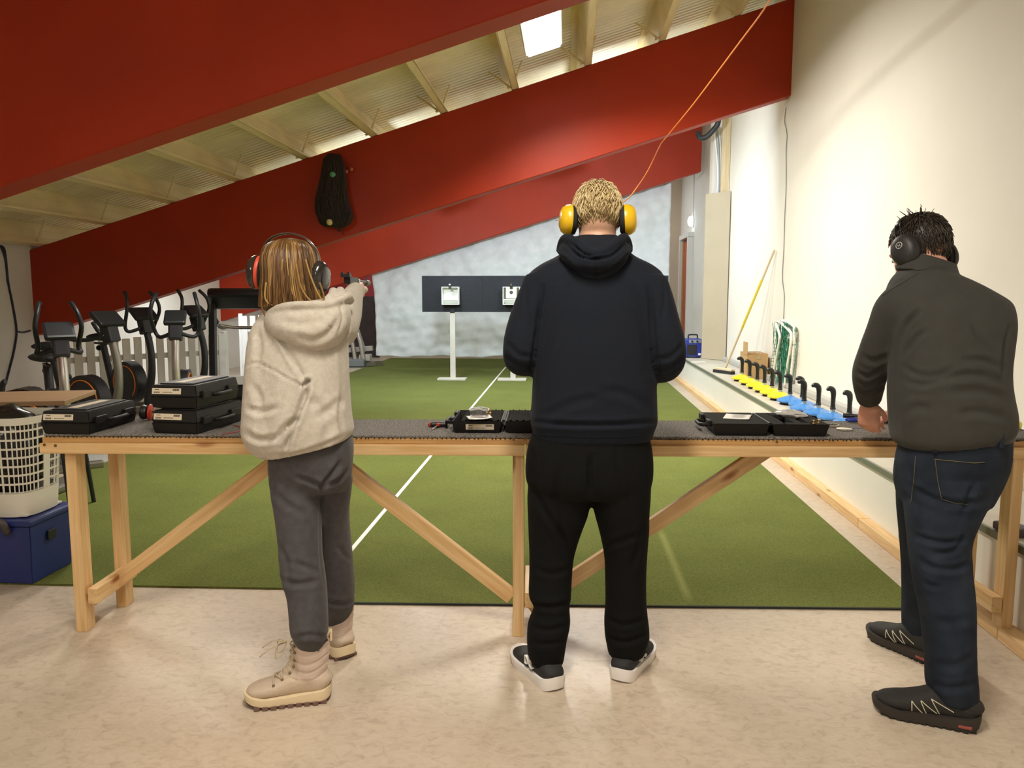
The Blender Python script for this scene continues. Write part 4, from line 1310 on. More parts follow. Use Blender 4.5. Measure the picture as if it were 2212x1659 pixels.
# blue crate and white laundry basket
t = thing('blue_box', (-2.66, 3.62, 0), 'blue plastic storage box on the floor under the white basket', 'box')
BLUEC = M('blue_plastic', (.015, .03, .17), .45, bump=.05)
cx, cy = -2.74, 3.64
b = B(); half_shell(b, cx - .24, cx + .20, cy - .17, cy + .17, 0.0105, .30, t=.008, taper=.02)
bmesh.ops.bevel(b.bm, geom=list(b.bm.edges), offset=.008, segments=2, affect='EDGES', clamp_overlap=True)
b.build('box_body', BLUEC, t)
B().box((cx - .02, cy, .315), (.46, .36, .03), bev=.01).build('box_lid', BLUEC, t)
B().tube([(cx - .14, cy - .185, .27), (cx - .12, cy - .205, .33), (cx - .02, cy - .215, .35), (cx + .08, cy - .205, .33), (cx + .10, cy - .185, .27)], .018, n=8).build('handle', M('box_handle', (.05, .04, .04), .5), t, smooth=True)
B().box((cx + .202, cy - .02, .22), (.01, .06, .05), bev=.004).build('latch', BLACKP, t)

t = thing('laundry_basket', (cx + .01, cy, .332), 'white plastic laundry basket with slotted sides on the blue box', 'basket')
BASK = M('basket_plastic', (.70, .68, .60), .4)
bz0, bz1 = .392, .82
bcx, bcy = cx + .00, cy
def bring(z):
    k = (z - .392) / .43
    return .175 + .032 * k, .150 + .03 * k
def bpt(a, z, e=4.0, grow=0.0):
    rx, ry = bring(z); c_, s_ = math.cos(a), math.sin(a)
    return (bcx + (rx + grow) * math.copysign(abs(c_) ** (2 / e), c_), bcy + (ry + grow) * math.copysign(abs(s_) ** (2 / e), s_), z)
NA = 40
lat = B()
def band(za, zb, grow=0.0):
    n = 80
    V = []
    for (z, g) in ((za, grow), (zb, grow), (zb, grow - .004), (za, grow - .004)):
        for i in range(n):
            V.append(bpt(2 * math.pi * i / n, z, grow=g))
    Fc = []
    for r_ in range(4):
        for i in range(n):
            j = (i + 1) % n; s_ = (r_ + 1) % 4
            Fc.append((r_ * n + i, r_ * n + j, s_ * n + j, s_ * n + i))
    return V, Fc
for k in range(8):
    z = .455 + k * .043
    V, Fc = band(z - .0045, z + .0045)
    lat.vf(V, Fc)
for i in range(NA):
    a = 2 * math.pi * i / NA
    pa = [bpt(a - .020, z) for z in (.45, .80)] ; pb = [bpt(a + .020, z) for z in (.45, .80)]
    ia = [bpt(a - .020, z, grow=-.004) for z in (.45, .80)]; ib = [bpt(a + .020, z, grow=-.004) for z in (.45, .80)]
    lat.vf([pa[0], pb[0], pb[1], pa[1], ia[0], ib[0], ib[1], ia[1]], [(0, 1, 2, 3), (7, 6, 5, 4), (0, 3, 7, 4), (1, 5, 6, 2)])
lat.build('lattice_wall', BASK, t)
b = B(); V, Fc = band(.336, .458); b.vf(V, Fc); b.box((bcx, bcy, .342), (.32, .27, .008)); b.build('basket_bottom', BASK, t)
b = B(); V, Fc = band(.785, .82, grow=.006); b.vf(V, Fc); b.build('rim', BASK, t)
# dark bags and gear filling the basket
rs = np.random.RandomState(11)
b = B().sph((0, 0, 0), 1, n=20, scale=(.172, .145, .24))
for v in b.bm.verts:
    n_ = math.sin(v.co.x * 40 + 1) * math.sin(v.co.y * 36) * math.sin(v.co.z * 30)
    v.co += v.co.normalized() * (n_ * .018)
o = b.build('black_bag', M('black_glossy_bag', (.012, .012, .012), .22), smooth=True)
o.matrix_basis = Matrix.Translation((bcx, bcy, .62))
setp(o, 'shiny black bag stuffed into the white laundry basket', 'bag')
# items at the far right on the ledge
setp(B().lathe([(.04, 0), (.05, .01), (.05, .11), (.035, .14), (.02, .15), (.02, .17)], (1.93, 3.18, LZ), n=20).build('blue_bottle', M('bottle_blue', (.10, .16, .35), .4), smooth=40), 'blue bottle on the ledge at the right edge of the picture', 'bottle')
setp(B().box((1.88, 3.36, LZ + .02), (.08, .14, .036), rot=.3, bev=.01).build('small_pouch', M('purple_grey', (.10, .08, .10), .6)), 'small dark pouch on the ledge beside the right table leg', 'pouch')
# ================================================================== PEOPLE: TOOLS
from mathutils.bvhtree import BVHTree

def rings_vf(rows, n=32, k=4, power=2.3, shrink=1.0):
    """rows of (px, py, half width px, depth radius m, Y, slope): stacked level ellipses"""
    rows = [tuple(r) + (0.0,) * (6 - len(r)) for r in rows]
    C_ = [at(r[0], r[1], r[4]) for r in rows]
    W = [(r[2] * mpp(c) * shrink, r[3] * shrink, r[5]) for r, c in zip(rows, C_)]
    P, Q = cr_interp(C_, W, k)
    V = []
    for c, (a, b, s) in zip(P, Q):
        a, b = max(a, .004), max(b, .004)
        for j in range(n):
            t = 2 * math.pi * j / n
            x, y = math.cos(t), math.sin(t)
            x = math.copysign(abs(x) ** (2 / power), x); y = math.copysign(abs(y) ** (2 / power), y)
            V.append(c + CR * (a * x) + CF * (b * y) + np.array([0, 0, s * a * x]))
    m = len(P); Fc = []
    for i in range(m - 1):
        for j in range(n):
            q = (j + 1) % n
            Fc.append((i * n + j, i * n + q, (i + 1) * n + q, (i + 1) * n + j))
    Fc.append(tuple(range(n))[::-1]); Fc.append(tuple((m - 1) * n + j for j in range(n)))
    return V, Fc

def limb_vf(rows, n=20, k=4, shrink=1.0, up=(0, 0, 1)):
    """rows of (px, py, Y, radius px[, vertical radius px])"""
    P = [at(r[0], r[1], r[2]) for r in rows]
    Q = [(r[3] * mpp(p) * shrink, (r[4] if len(r) > 4 else r[3]) * mpp(p) * shrink) for r, p in zip(rows, P)]
    P, Q = cr_interp(P, Q, k)
    return tube_vf(P, [(max(.004, q[0]), max(.004, q[1])) for q in Q], n, up=up)

def ell_vf(c, r, M3=None, n=12):
    V, Fc = [], []
    for i in range(n + 1):
        a = math.pi * i / n
        for j in range(2 * n):
            b = math.pi * j / n
            p = Vector((r[0] * math.sin(a) * math.cos(b), r[1] * math.sin(a) * math.sin(b), r[2] * math.cos(a)))
            if M3 is not None: p = M3 @ p
            V.append((c[0] + p.x, c[1] + p.y, c[2] + p.z))
    m = 2 * n
    for i in range(n):
        for j in range(m):
            Fc.append((i * m + j, i * m + (j + 1) % m, (i + 1) * m + (j + 1) % m, (i + 1) * m + j))
    return V, Fc

def tvf(vf, M4):
    V, Fc = vf
    return [tuple(M4 @ Vector(tuple(map(float, v)))) for v in V], Fc

def union(parts, voxel=.008, smooth=6, factor=.5):
    """one continuous surface around all parts -> (V, F) arrays"""
    V, Fc, o = [], [], 0
    for v, f in parts:
        V += [tuple(map(float, x)) for x in v]
        Fc += [tuple(int(i) + o for i in q) for q in f]
        o += len(v)
    me = bpy.data.meshes.new('tmp'); me.from_pydata(V, [], Fc)
    bm = bmesh.new(); bm.from_mesh(me)
    bmesh.ops.remove_doubles(bm, verts=bm.verts, dist=1e-5)
    bmesh.ops.recalc_face_normals(bm, faces=bm.faces); bm.to_mesh(me); bm.free()
    ob = bpy.data.objects.new('tmp', me); COL.objects.link(ob)
    r = ob.modifiers.new('r', 'REMESH'); r.mode = 'VOXEL'; r.voxel_size = voxel
    if smooth:
        s = ob.modifiers.new('s', 'SMOOTH'); s.iterations = smooth; s.factor = factor
    dg = bpy.context.evaluated_depsgraph_get()
    m2 = bpy.data.meshes.new_from_object(ob.evaluated_get(dg))
    bpy.data.objects.remove(ob)
    return m2

def mesh_np(me):
    V = np.empty(len(me.vertices) * 3); me.vertices.foreach_get('co', V)
    N = np.empty(len(me.vertices) * 3); me.vertices.foreach_get('normal', N)
    return V.reshape(-1, 3), N.reshape(-1, 3)

def folds(me, lines, back=True):
    """press creases / raise ridges along lines seen from behind: (pts px, depth m, width px[, skew])"""
    for ln in lines:
        pts, amp, w = ln[0], ln[1], ln[2]
        V, N = mesh_np(me)
        me.update()
        px = project(V)
        if len(pts) > 2:
            pts = cr_interp([np.array(p, float) for p in pts], [0.0] * len(pts), 5)[0]
        pts = np.array(pts, float)
        best = np.full(len(V), 1e9); tt = np.zeros(len(V)); side = np.zeros(len(V))
        m = len(pts) - 1
        for i in range(m):
            a, b = pts[i], pts[i + 1]
            d = b - a; L = (d @ d) + 1e-9
            t = np.clip(((px - a) @ d) / L, 0, 1)
            q = px - (a + t[:, None] * d)
            dist = np.sqrt((q ** 2).sum(1))
            s = np.sign(d[0] * q[:, 1] - d[1] * q[:, 0])
            u = dist < best
            best[u] = dist[u]; tt[u] = (i + t[u]) / m; side[u] = s[u]
        face = (N @ (-FW)) > 0.05 if back else np.ones(len(V), bool)
        e = np.minimum(1, np.minimum(tt + .08, 1.08 - tt) / .3)
        x = best / w
        prof = -np.exp(-x * x * 1.6) + .45 * np.exp(-((x - 1.35) ** 2) * 2.2)
        if len(ln) > 3:      # one-sided drape: ridge on one side only
            prof = -np.exp(-x * x * 1.6) + .75 * np.exp(-((x - 1.3) ** 2) * 2.0) * (side * ln[3] > 0)
        D = amp * prof * e * face * np.clip((N @ (-FW)) * 2, 0, 1)
        V = V + N * D[:, None]
        me.vertices.foreach_set('co', V.ravel())
        me.update()

def ripple(me, amp, scale, seed=0, stretch=(1, 1, 1)):
    rs = np.random.RandomState(seed)
    V, N = mesh_np(me)
    D = np.zeros(len(V))
    for o in range(3):
        for _ in range(4):
            k = rs.normal(size=3) * np.array(stretch); k /= np.linalg.norm(k)
            D += np.sin((V @ k) * scale * 2 ** o + rs.rand() * 6.28) * np.sin((V @ rs.normal(size=3)) * scale * .6 * 2 ** o + rs.rand() * 6) / 2 ** o
    V = V + N * (D * amp / 4)[:, None]
    me.vertices.foreach_set('co', V.ravel()); me.update()

def skinned(name, me, mat, parent):
    me.name = name
    me.materials.clear(); me.materials.append(mat)
    me.polygons.foreach_set('use_smooth', [True] * len(me.polygons))
    o = bpy.data.objects.new(name, me)
    return link(o, parent)

def bvh(o):
    me = o.data
    M4 = chainmat(o)
    return BVHTree.FromPolygons([M4 @ v.co for v in me.vertices], [tuple(p.vertices) for p in me.polygons])

def surf(tree, px, py, lift=.0):
    d = Vector(ray(px, py)).normalized()
    h = tree.ray_cast(Vector(CAM), d)
    if h[0] is None:
        return None
    n = h[1] if h[1].dot(d) < 0 else -h[1]
    return h[0] + n * lift

def line_on(tree, pts, r, name, mat, parent, lift=.001, step=4):
    P = []
    for a, b in zip(pts[:-1], pts[1:]):
        m = max(2, int(math.dist(a, b) / step))
        for i in range(m):
            p = surf(tree, a[0] + (b[0] - a[0]) * i / m, a[1] + (b[1] - a[1]) * i / m, lift)
            if p is not None: P.append(p)
    p = surf(tree, *pts[-1], lift)
    if p is not None: P.append(p)
    if len(P) < 2: return None
    return B().tube(P, r, n=5, smooth=1).build(name, mat, parent, smooth=True)

def hand_vf(wrist, d, nrm, side, curl=(.5, .7, .5), spread=.08, s=1.0, thumb=(.6, .5)):
    """palm + four fingers + thumb; d: finger direction, nrm: palm normal, side: +1 thumb on d x nrm side"""
    d = np.array(d, float); d /= np.linalg.norm(d)
    nrm = np.array(nrm, float); nrm -= d * (nrm @ d); nrm /= np.linalg.norm(nrm)
    w = np.cross(d, nrm) * side            # towards thumb
    wr = np.array(wrist, float)
    parts = []
    P = [wr - d * .03 * s, wr, wr + d * .03 * s, wr + d * .065 * s, wr + d * .092 * s]
    parts.append(tube_vf(*_sp(P, [(.024 * s, .019 * s), (.026 * s, .018 * s), (.036 * s, .016 * s), (.041 * s, .015 * s), (.038 * s, .011 * s)]), 14, up=nrm))
    for i, (off, L) in enumerate(((.029, .074), (.0098, .082), (-.0098, .076), (-.029, .060))):
        b = wr + d * (.086 - .004 * abs(i - 1.2)) * s + w * off * s
        dd = d + w * (spread * (1.2 - i) * .8)
        dd /= np.linalg.norm(dd)
        pts = [b - dd * .015 * s, b]; ang_ = 0
        for c, f in zip(curl, (.45, .32, .23)):
            ang_ += c * (1 + .12 * i)
            v = dd * math.cos(ang_) + nrm * math.sin(ang_)
            pts.append(pts[-1] + v * L * f * s)
        r = [.0092 * s, .0092 * s, .0088 * s, .008 * s, .006 * s]
        parts.append(tube_vf(*_sp(pts, [(a, a) for a in r]), 10, up=w))
    b = wr + d * .022 * s + w * .026 * s
    v1 = d * .55 + w * .75 * thumb[0] + nrm * .5 * thumb[1]; v1 /= np.linalg.norm(v1)
    v2 = d * .85 + w * .1 + nrm * .6 * thumb[1]; v2 /= np.linalg.norm(v2)
    pts = [b - v1 * .01 * s, b, b + v1 * .038 * s, b + v1 * .038 * s + v2 * .028 * s, b + v1 * .038 * s + v2 * .05 * s]
    parts.append(tube_vf(*_sp(pts, [(.013 * s,) * 2, (.013 * s,) * 2, (.0105 * s,) * 2, (.0095 * s,) * 2, (.006 * s,) * 2]), 10))
    return parts

def _sp(P, Q, k=3):
    P2, Q2 = cr_interp(P, Q, k)
    return P2, [tuple(np.maximum(q, .002)) for q in Q2]

def head_parts(M4, s=1.0, female=False):
    rows = [(-.118, .050, .016, .020), (-.112, .046, .034, .036), (-.095, .036, .048, .056), (-.07, .020, .060, .078), (-.035, .008, .067, .092), (.005, .002, .072, .098),
            (.045, -.002, .075, .099), (.080, -.006, .068, .088), (.104, -.008, .050, .062), (.117, -.008, .026, .032), (.121, -.008, .006, .008)]
    P, Q = cr_interp([(0, r[1] * s, r[0] * s) for r in rows], [(r[2] * s, r[3] * s) for r in rows], 3)
    n = 28
    V, Fc = [], []
    for c, (a, b) in zip(P, Q):
        for j in range(n):
            t = 2 * math.pi * j / n
            V.append((c[0] + max(a, .003) * math.cos(t), c[1] + max(b, .003) * math.sin(t), c[2]))
    m = len(P)
    for i in range(m - 1):
        for j in range(n):
            q = (j + 1) % n; Fc.append((i * n + j, i * n + q, (i + 1) * n + q, (i + 1) * n + j))
    Fc.append(tuple(range(n))[::-1]); Fc.append(tuple((m - 1) * n + j for j in range(n)))
    parts = [tvf((V, Fc), M4)]
    E = lambda c, r, rot=None: parts.append(tvf(ell_vf([x * s for x in c], [x * s for x in r], rot, 8), M4))
    parts.append(tvf(tube_vf([(0, .090 * s, .012 * s), (0, .100 * s, -.008 * s), (0, .110 * s, -.028 * s), (0, .100 * s, -.040 * s)], [(.007 * s, .008 * s), (.009 * s, .010 * s), (.014 * s, .013 * s), (.010 * s, .008 * s)], 10, up=(0, 1, 0)), M4))
    for sx in (-1, 1):
        E((sx * .031, .083, .024), (.024, .012, .008))          # brow
        E((sx * .036, .070, -.026), (.022, .018, .020))         # cheek
        E((sx * .076, -.008, -.010), (.008, .020, .034), Matrix.Rotation(sx * .25, 3, 'Z'))   # ear
        E((sx * .012, .099, -.036), (.007, .008, .006))
    E((0, .090, -.064), (.024, .010, .006)); E((0, .087, -.074), (.020, .010, .007))           # lips
    return parts

def head_eyes(M4, s, parent, iris):
    for sx in (-1, 1):
        c = M4 @ Vector((sx * .031 * s, .083 * s, .006 * s))
        e = B().sph(c, .0115 * s, n=8).build('eye', M('eye_white', (.8, .78, .74), .25), parent, smooth=True)
        c2 = M4 @ Vector((sx * .031 * s, .0925 * s, .006 * s))
        B().sph(c2, .0055 * s, n=6).build('iris', M('iris_' + iris, {'blue': (.1, .2, .3), 'brown': (.1, .05, .02)}[iris], .2), e, smooth=True)

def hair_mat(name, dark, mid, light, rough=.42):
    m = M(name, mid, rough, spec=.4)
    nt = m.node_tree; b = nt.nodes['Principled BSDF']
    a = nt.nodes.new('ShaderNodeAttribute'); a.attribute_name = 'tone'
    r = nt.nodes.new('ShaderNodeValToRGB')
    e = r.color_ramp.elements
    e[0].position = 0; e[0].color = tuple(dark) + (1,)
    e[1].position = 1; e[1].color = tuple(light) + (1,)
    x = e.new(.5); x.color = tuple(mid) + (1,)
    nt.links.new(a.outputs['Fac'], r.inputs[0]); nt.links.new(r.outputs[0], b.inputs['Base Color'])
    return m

def strands_obj(name, strands, mat, parent, n=5, base=None):
    """strands: list of (pts, radii, tone)"""
    V, Fc, T_ = [], [], []
    o = 0
    if base is not None:
        V += [tuple(v) for v in base[0]]; Fc += [tuple(f) for f in base[1]]; T_ += [base[2]] * len(base[0]); o = len(base[0])
    for pts, rad, tone in strands:
        v, f = tube_vf(pts, rad, n)
        V += v; Fc += [tuple(i + o for i in q) for q in f]; T_ += [tone] * len(v); o += len(v)
    ob = mesh_obj(name, V, Fc, mat, parent, smooth=True)
    at_ = ob.data.attributes.new('tone', 'FLOAT', 'POINT')
    at_.data.foreach_set('value', np.array(T_, dtype=np.float32))
    return ob

def muffs(M4, label, cup_mat, cush_mat, ring_mat, size=(.040, .052, .036), cx=.088, cz=-.012, band='top', tilt=0.0, band_mat=None, wire=False, lift=.150, flat=False):
    c0 = M4 @ Vector((0, 0, 0))
    t = thing('ear_muffs', c0, label, 'ear muffs', 'ear muffs worn by the three people')
    cups = []
    for sx in (-1, 1):
        ax = (M4.to_3x3() @ Vector((sx, -.12, -.08))).normalized()
        L4 = M4 @ Matrix.Translation((sx * (cx - .012), -.008, cz)) @ Matrix.Rotation(sx * R(90), 4, 'Y') @ Matrix.Rotation(R(8) , 4, 'X')
        def lat(prof, mat, nm, par, sm=40):
            b = B()
            n = 32; rows = []
            for r_, z in prof:
                rows.append([b.bm.verts.new(L4 @ Vector((r_ * size[1] * math.cos(2 * math.pi * i / n), r_ * size[0] * math.sin(2 * math.pi * i / n), z))) for i in range(n)])
            for a_, c_ in zip(rows[:-1], rows[1:]):
                for i in range(n):
                    b.bm.faces.new((a_[i], a_[(i + 1) % n], c_[(i + 1) % n], c_[i]))
            b.bm.faces.new(rows[0][::-1]); b.bm.faces.new(rows[-1])
            return b.build(nm, mat, par, smooth=sm)
        d = size[2]
        lat([(.78, -.004), (.95, .0), (1.0, .006), (.98, .014), (.9, .017)], cush_mat, 'cushion', t)
        if ring_mat is not None:
            lat([(.98, .014), (1.03, .017), (1.03, .026), (.95, .028)], ring_mat, 'coloured_ring', t)
        z0 = .014 if ring_mat is None else .026
        cup = lat([(.98, z0), (1.06, z0 + .002), (1.07, z0 + .008), (1.0, z0 + d * .55), (.82, z0 + d * .85), (.55, z0 + d), (.1, z0 + d * 1.03)], cup_mat, 'ear_cup', t)
        cups.append((cup, L4, z0 + d))
    bm_ = band_mat or BLACKP
    n = 22; pts = []
    rx = cx + .008
    for i in range(n + 1):
        a = math.pi * i / n
        x = rx * math.cos(a) * (1 + .10 * math.sin(a)); z = cz + .012 + (lift - cz - .012) * math.sin(a) ** .75
        y = -.004 + math.sin(tilt) * (z - cz)
        pts.append(M4 @ Vector((x, y, cz + (z - cz) * math.cos(tilt))))
    if wire:
        for off in (-.012, .012):
            q = [p + M4.to_3x3() @ Vector((0, off, 0)) for p in pts]
            B().tube(q[:6], .0022, n=6, smooth=2).build('band_wire', bm_, t, smooth=True)
            B().tube(q[-6:], .0022, n=6, smooth=2).build('band_wire', bm_, t, smooth=True)
        pts = pts[4:-4]
    V, Fc = tube_vf(pts, [(.0115, .0035)] * len(pts), 10, up=M4.to_3x3() @ Vector((1, 0, .2)))
    mesh_obj('headband', V, Fc, bm_, t, smooth=True)
    for sx in (-1, 1):
        b = B()
        for off in (-.014, .014):
            b.tube([M4 @ Vector((sx * (cx + .012), off, cz + .052)), M4 @ Vector((sx * (cx + .022), off * 1.1, cz + .03)), M4 @ Vector((sx * (cx + .020), off * .6, cz + .004))], .003, n=6, smooth=3)
        b.build('yoke', bm_, t, smooth=True)
    return t, cups

def shoe(parent, heel, ang_, L, W, kind, hi=.09):
    """heel: floor point under the back of the heel, ang_: direction of the toe"""
    name = {'sneaker': 'sneaker', 'boot': 'winter_boot', 'trail': 'trail_shoe'}[kind]
    r = thing(name, heel)
    r.parent = parent; r.matrix_parent_inverse = chainmat(parent).inverted()
    M4 = Matrix.Translation(Vector(heel)) @ Matrix.Rotation(ang_, 4, 'Z')
    up_m, sole_m, tread_m = {
        'sneaker': (M('sneaker_black', (.014, .014, .016), .75, bump=.2, bscale=220), M('sole_white', (.82, .80, .80), .5), M('sole_white', (.82, .8, .8), .5)),
        'boot': (M('boot_beige', (.52, .42, .33), .65, var=.05, scale=30, bump=.12, bscale=160), M('boot_sole_cream', (.74, .62, .42), .5), M('boot_tread', (.10, .05, .04), .7)),
        'trail': (M('trail_black', (.016, .015, .014), .75, bump=.35, bscale=180), M('trail_sole', (.030, .024, .020), .7), M('trail_tread', (.016, .014, .012), .8))}[kind]
    w = W / 2
    prof = [(.012, .50, .05), (.05, .78, .065), (.15, .86, .08), (.30, .84, .086), (.42, .86, .080), (.55, .95, .064), (.70, 1.0, .050), (.84, .93, .042), (.94, .70, .034), (.995, .28, .022)]
    zb = {'sneaker': .018, 'boot': .030, 'trail': .022}[kind]
    hs = {'sneaker': 1.0, 'boot': 1.05, 'trail': 1.22}[kind]
    P = [(f * L, 0, zb + h * hs / 2) for f, ww, h in prof]; Q = [(ww * w, h * hs / 2) for f, ww, h in prof]
    P, Q = cr_interp(P, Q, 3)
    parts = [tvf(tube_vf(P, [tuple(np.maximum(q, .004)) for q in Q], 18, up=(0, 0, 1), power=2.5), M4)]
    if kind == 'boot':
        sh = [(.22 * L, .075, .060, .046), (.22 * L, .11, .059, .048), (.21 * L, .15, .060, .051), (.205 * L, .19, .062, .054), (.20 * L, hi, .060, .053)]
        V, Fc = [], []
        n = 20
        PP, QQ = cr_interp([(a, 0, b) for a, b, c, d in sh], [(c, d) for a, b, c, d in sh], 4)
        for i, (c, (a, b)) in enumerate(zip(PP, QQ)):
            puff = 1 + .035 * abs(math.sin(i * .8))
            for j in range(n):
                t = 2 * math.pi * j / n
                V.append((c[0] + a * puff * math.cos(t), b * puff * math.sin(t), c[2]))
        m = len(PP)
        for i in range(m - 1):
            for j in range(n):
                q = (j + 1) % n; Fc.append((i * n + j, i * n + q, (i + 1) * n + q, (i + 1) * n + j))
        Fc.append(tuple(range(n))[::-1]); Fc.append(tuple((m - 1) * n + j for j in range(n)))
        parts.append(tvf((V, Fc), M4))
        parts.append(tvf(tube_vf(*_sp([(.60 * L, 0, .065), (.46 * L, 0, .10), (.38 * L, 0, .14), (.36 * L, 0, .19)], [(.028, .02), (.03, .025), (.03, .02), (.028, .014)]), 12, up=(0, 1, 0)), M4))
    else:
        parts.append(tvf(tube_vf([(.17 * L, 0, .05), (.18 * L, 0, .085), (.19 * L, 0, .11)], [(.036, .042), (.034, .04), (.034, .04)], 16, up=(0, 1, 0)), M4))
        if kind == 'trail':
            parts.append(tvf(tube_vf(*_sp([(.52 * L, 0, .07), (.42 * L, 0, .10), (.36 * L, 0, .135)], [(.026, .012), (.026, .012), (.022, .008)]), 10, up=(1, 0, 1)), M4))
    me = union(parts, .0045, 4)
    if kind == 'boot':
        V, N = mesh_np(me)
        for zi in (.098, .128, .158, .190, .215):
            g_ = -.0032 * np.exp(-((V[:, 2] - zi - .012 * np.sin((V[:, 0] * 30 + V[:, 1] * 20))) / .004) ** 2) * (V[:, 2] > .085)
            V = V + N * g_[:, None]
        me.vertices.foreach_set('co', V.ravel()); me.update()
    up_o = skinned('upper', me, up_m, r)
    if kind == 'boot':
        me.materials.append(M('boot_quilted', (.60, .48, .42), .4, bump=.1, bscale=60))
        inv = M4.inverted()
        idx = []
        for p_ in me.polygons:
            q = inv @ Vector(p_.center)
            idx.append(1 if (q.z > .088 + .10 * max(0, .14 - q.x / L) and q.x < .36 * L) else 0)
        me.polygons.foreach_set('material_index', idx)
    def outline(g):
        N_ = 24; o = []
        for s_ in (1, -1):
            rng = range(N_ + 1) if s_ == 1 else range(N_ - 1, 0, -1)
            for i in rng:
                f = (1 - math.cos(math.pi * i / N_)) / 2
                ww = np.interp(f, [0, .012, .035, .075, .13, .3, .5, .7, .82, .90, .955, .985, 1.0], [.0, .36, .58, .74, .83, .82, .87, 1.0, .96, .80, .56, .32, .0])
                o.append(((f * (1 + .03) - .012) * L + g * (2 * f - 1), s_ * (ww * w + g * min(1, ww * 2))))
        return o
    def slab(nm, z0, z1, g0, g1, mat, par, heelup=0.0, toeup=.012):
        o0, o1 = outline(g0), outline(g1)
        V = []
        for o, z in ((o0, z0), (o1, (z0 * .3 + z1 * .7)), (o1 if g1 > g0 else o0, z1)):
            for (x, y) in o:
                f = x / L
                dz = toeup * max(0, (f - .72) / .28) ** 2 + (.006 * max(0, (.10 - f) / .1) ** 2)
                top = heelup * max(0, 1 - f * 2.0) if z == z1 else 0
                V.append((x, y, z + dz + top))
        n = len(o0); Fc = [tuple(range(n))[::-1], tuple(2 * n + i for i in range(n))]
        for a in range(2):
            for i in range(n):
                j = (i + 1) % n; Fc.append((a * n + i, a * n + j, (a + 1) * n + j, (a + 1) * n + i))
        V, Fc = tvf((V, Fc), M4)
        b = B().vf(V, Fc)
        return b.build(nm, mat, par, smooth=35)
    if kind == 'boot':
        so = slab('sole', .011, .036, .004, .006, sole_m, r, heelup=.012)
        slab('tread', .0, .013, .001, .004, tread_m, r)
        tb = B()
        for k_ in range(9):
            f = .06 + k_ * .10
            ww = np.interp(f, [0, .03, .12, .3, .5, .7, .86, .95, 1.0], [.30, .62, .84, .82, .86, 1.0, .92, .62, .0]) * w
            for s_ in (-1, 1):
                tb.box(M4 @ Vector((f * L, s_ * (ww + .004), .007)), (.018, .012, .012), rot=ang_)
        tb.build('lugs', M('lug_brown', (.16, .09, .07), .7), r)['kind'] = 'stuff'
        # quilting lines, fur rim, laces, pull tab
        rim = B()
        pts = [M4 @ Vector((.20 * L + .058 * math.cos(a * .3142), .051 * math.sin(a * .3142), hi)) for a in range(21)]
        rim.tube(pts, .0085, n=8, smooth=2); rim.build('fleece_rim', M('fleece', (.62, .52, .34), .95, bump=.8, bscale=250), r, smooth=True)
        B().box(M4 @ Vector((.20 * L - .066, 0, hi - .012)), (.008, .018, .04), rot=ang_, bev=.003).build('pull_tab', sole_m, r)
        lm = M('lace', (.50, .41, .28), .7); em = M('lace_hook', (.25, .18, .12), .35, metal=.7)
        pos = [(.60, .075), (.53, .092), (.47, .112), (.425, .135), (.405, .158), (.395, .182), (.39, .205)]
        lb = B(); hb = B(); us = bvh(up_o); HP = {}
        for i, (f, z) in enumerate(pos):
            hw = .026
            for s_ in (-1, 1):
                o_ = M4 @ Vector((f * L + .12, s_ * .16, z + .03)); d_ = (M4 @ Vector((f * L - .012, s_ * .012, z - .004)) - o_).normalized()
                h_ = us.ray_cast(o_, d_)
                HP[(i, s_)] = (h_[0] + h_[1] * .003) if h_[0] is not None else M4 @ Vector((f * L, s_ * hw, z))
                hb.sph(HP[(i, s_)], .0048, n=5)
            if i:
                f0, z0 = pos[i - 1]
                fw_ = M4.to_3x3() @ Vector((.014, 0, .010))
                lb.tube([HP[(i - 1, -1)], (HP[(i - 1, -1)] + HP[(i, 1)]) / 2 + fw_, HP[(i, 1)]], .0024, n=5, smooth=3)
                lb.tube([HP[(i - 1, 1)], (HP[(i - 1, 1)] + HP[(i, -1)]) / 2 + fw_ * 1.15, HP[(i, -1)]], .0024, n=5, smooth=3)
        kx, kz = .46 * L + .012, .212
        for s_ in (-1, 1):
            lb.tube([M4 @ Vector((kx, 0, kz)), M4 @ Vector((kx + .028, s_ * .022, kz + .002)), M4 @ Vector((kx + .034, s_ * .026, kz - .045)), M4 @ Vector((kx + .014, s_ * .012, kz - .035)), M4 @ Vector((kx, 0, kz))], .0022, n=5, smooth=4)
            lb.tube([M4 @ Vector((kx, 0, kz)), M4 @ Vector((kx + .05, s_ * .03, kz - .006)), M4 @ Vector((kx + .085, s_ * .035, kz - .03))], .0022, n=5, smooth=4)
        lb.build('laces', lm, r, smooth=True); hb.build('lace_hooks', em, r, smooth=True)
    elif kind == 'sneaker':
        slab('sole', 0.0, .034, .003, .007, sole_m, r, heelup=.012)
    else:
        slab('sole', .006, .034, .004, .008, sole_m, r, heelup=.016)
        tb = B()
        for k_ in range(12):
            f = .04 + k_ * .08
            ww = np.interp(f, [0, .03, .12, .3, .5, .7, .86, .95, 1.0], [.30, .62, .84, .82, .86, 1.0, .92, .62, .0]) * w
            for s_ in (-1, 1):
                tb.box(M4 @ Vector((f * L, s_ * ww * .9, .006 + .010 * max(0, (f - .72) / .28) ** 2)), (.014, .018, .012), rot=ang_)
        tb.build('lugs', tread_m, r)['kind'] = 'stuff'
    return r, M4, up_o
# ================================================================== PERSON IN BLACK (centre)
def rotm(yaw, pitch, roll=0.0):
    return Matrix.Rotation(yaw, 4, 'Z') @ Matrix.Rotation(-pitch, 4, 'X') @ Matrix.Rotation(roll, 4, 'Y')

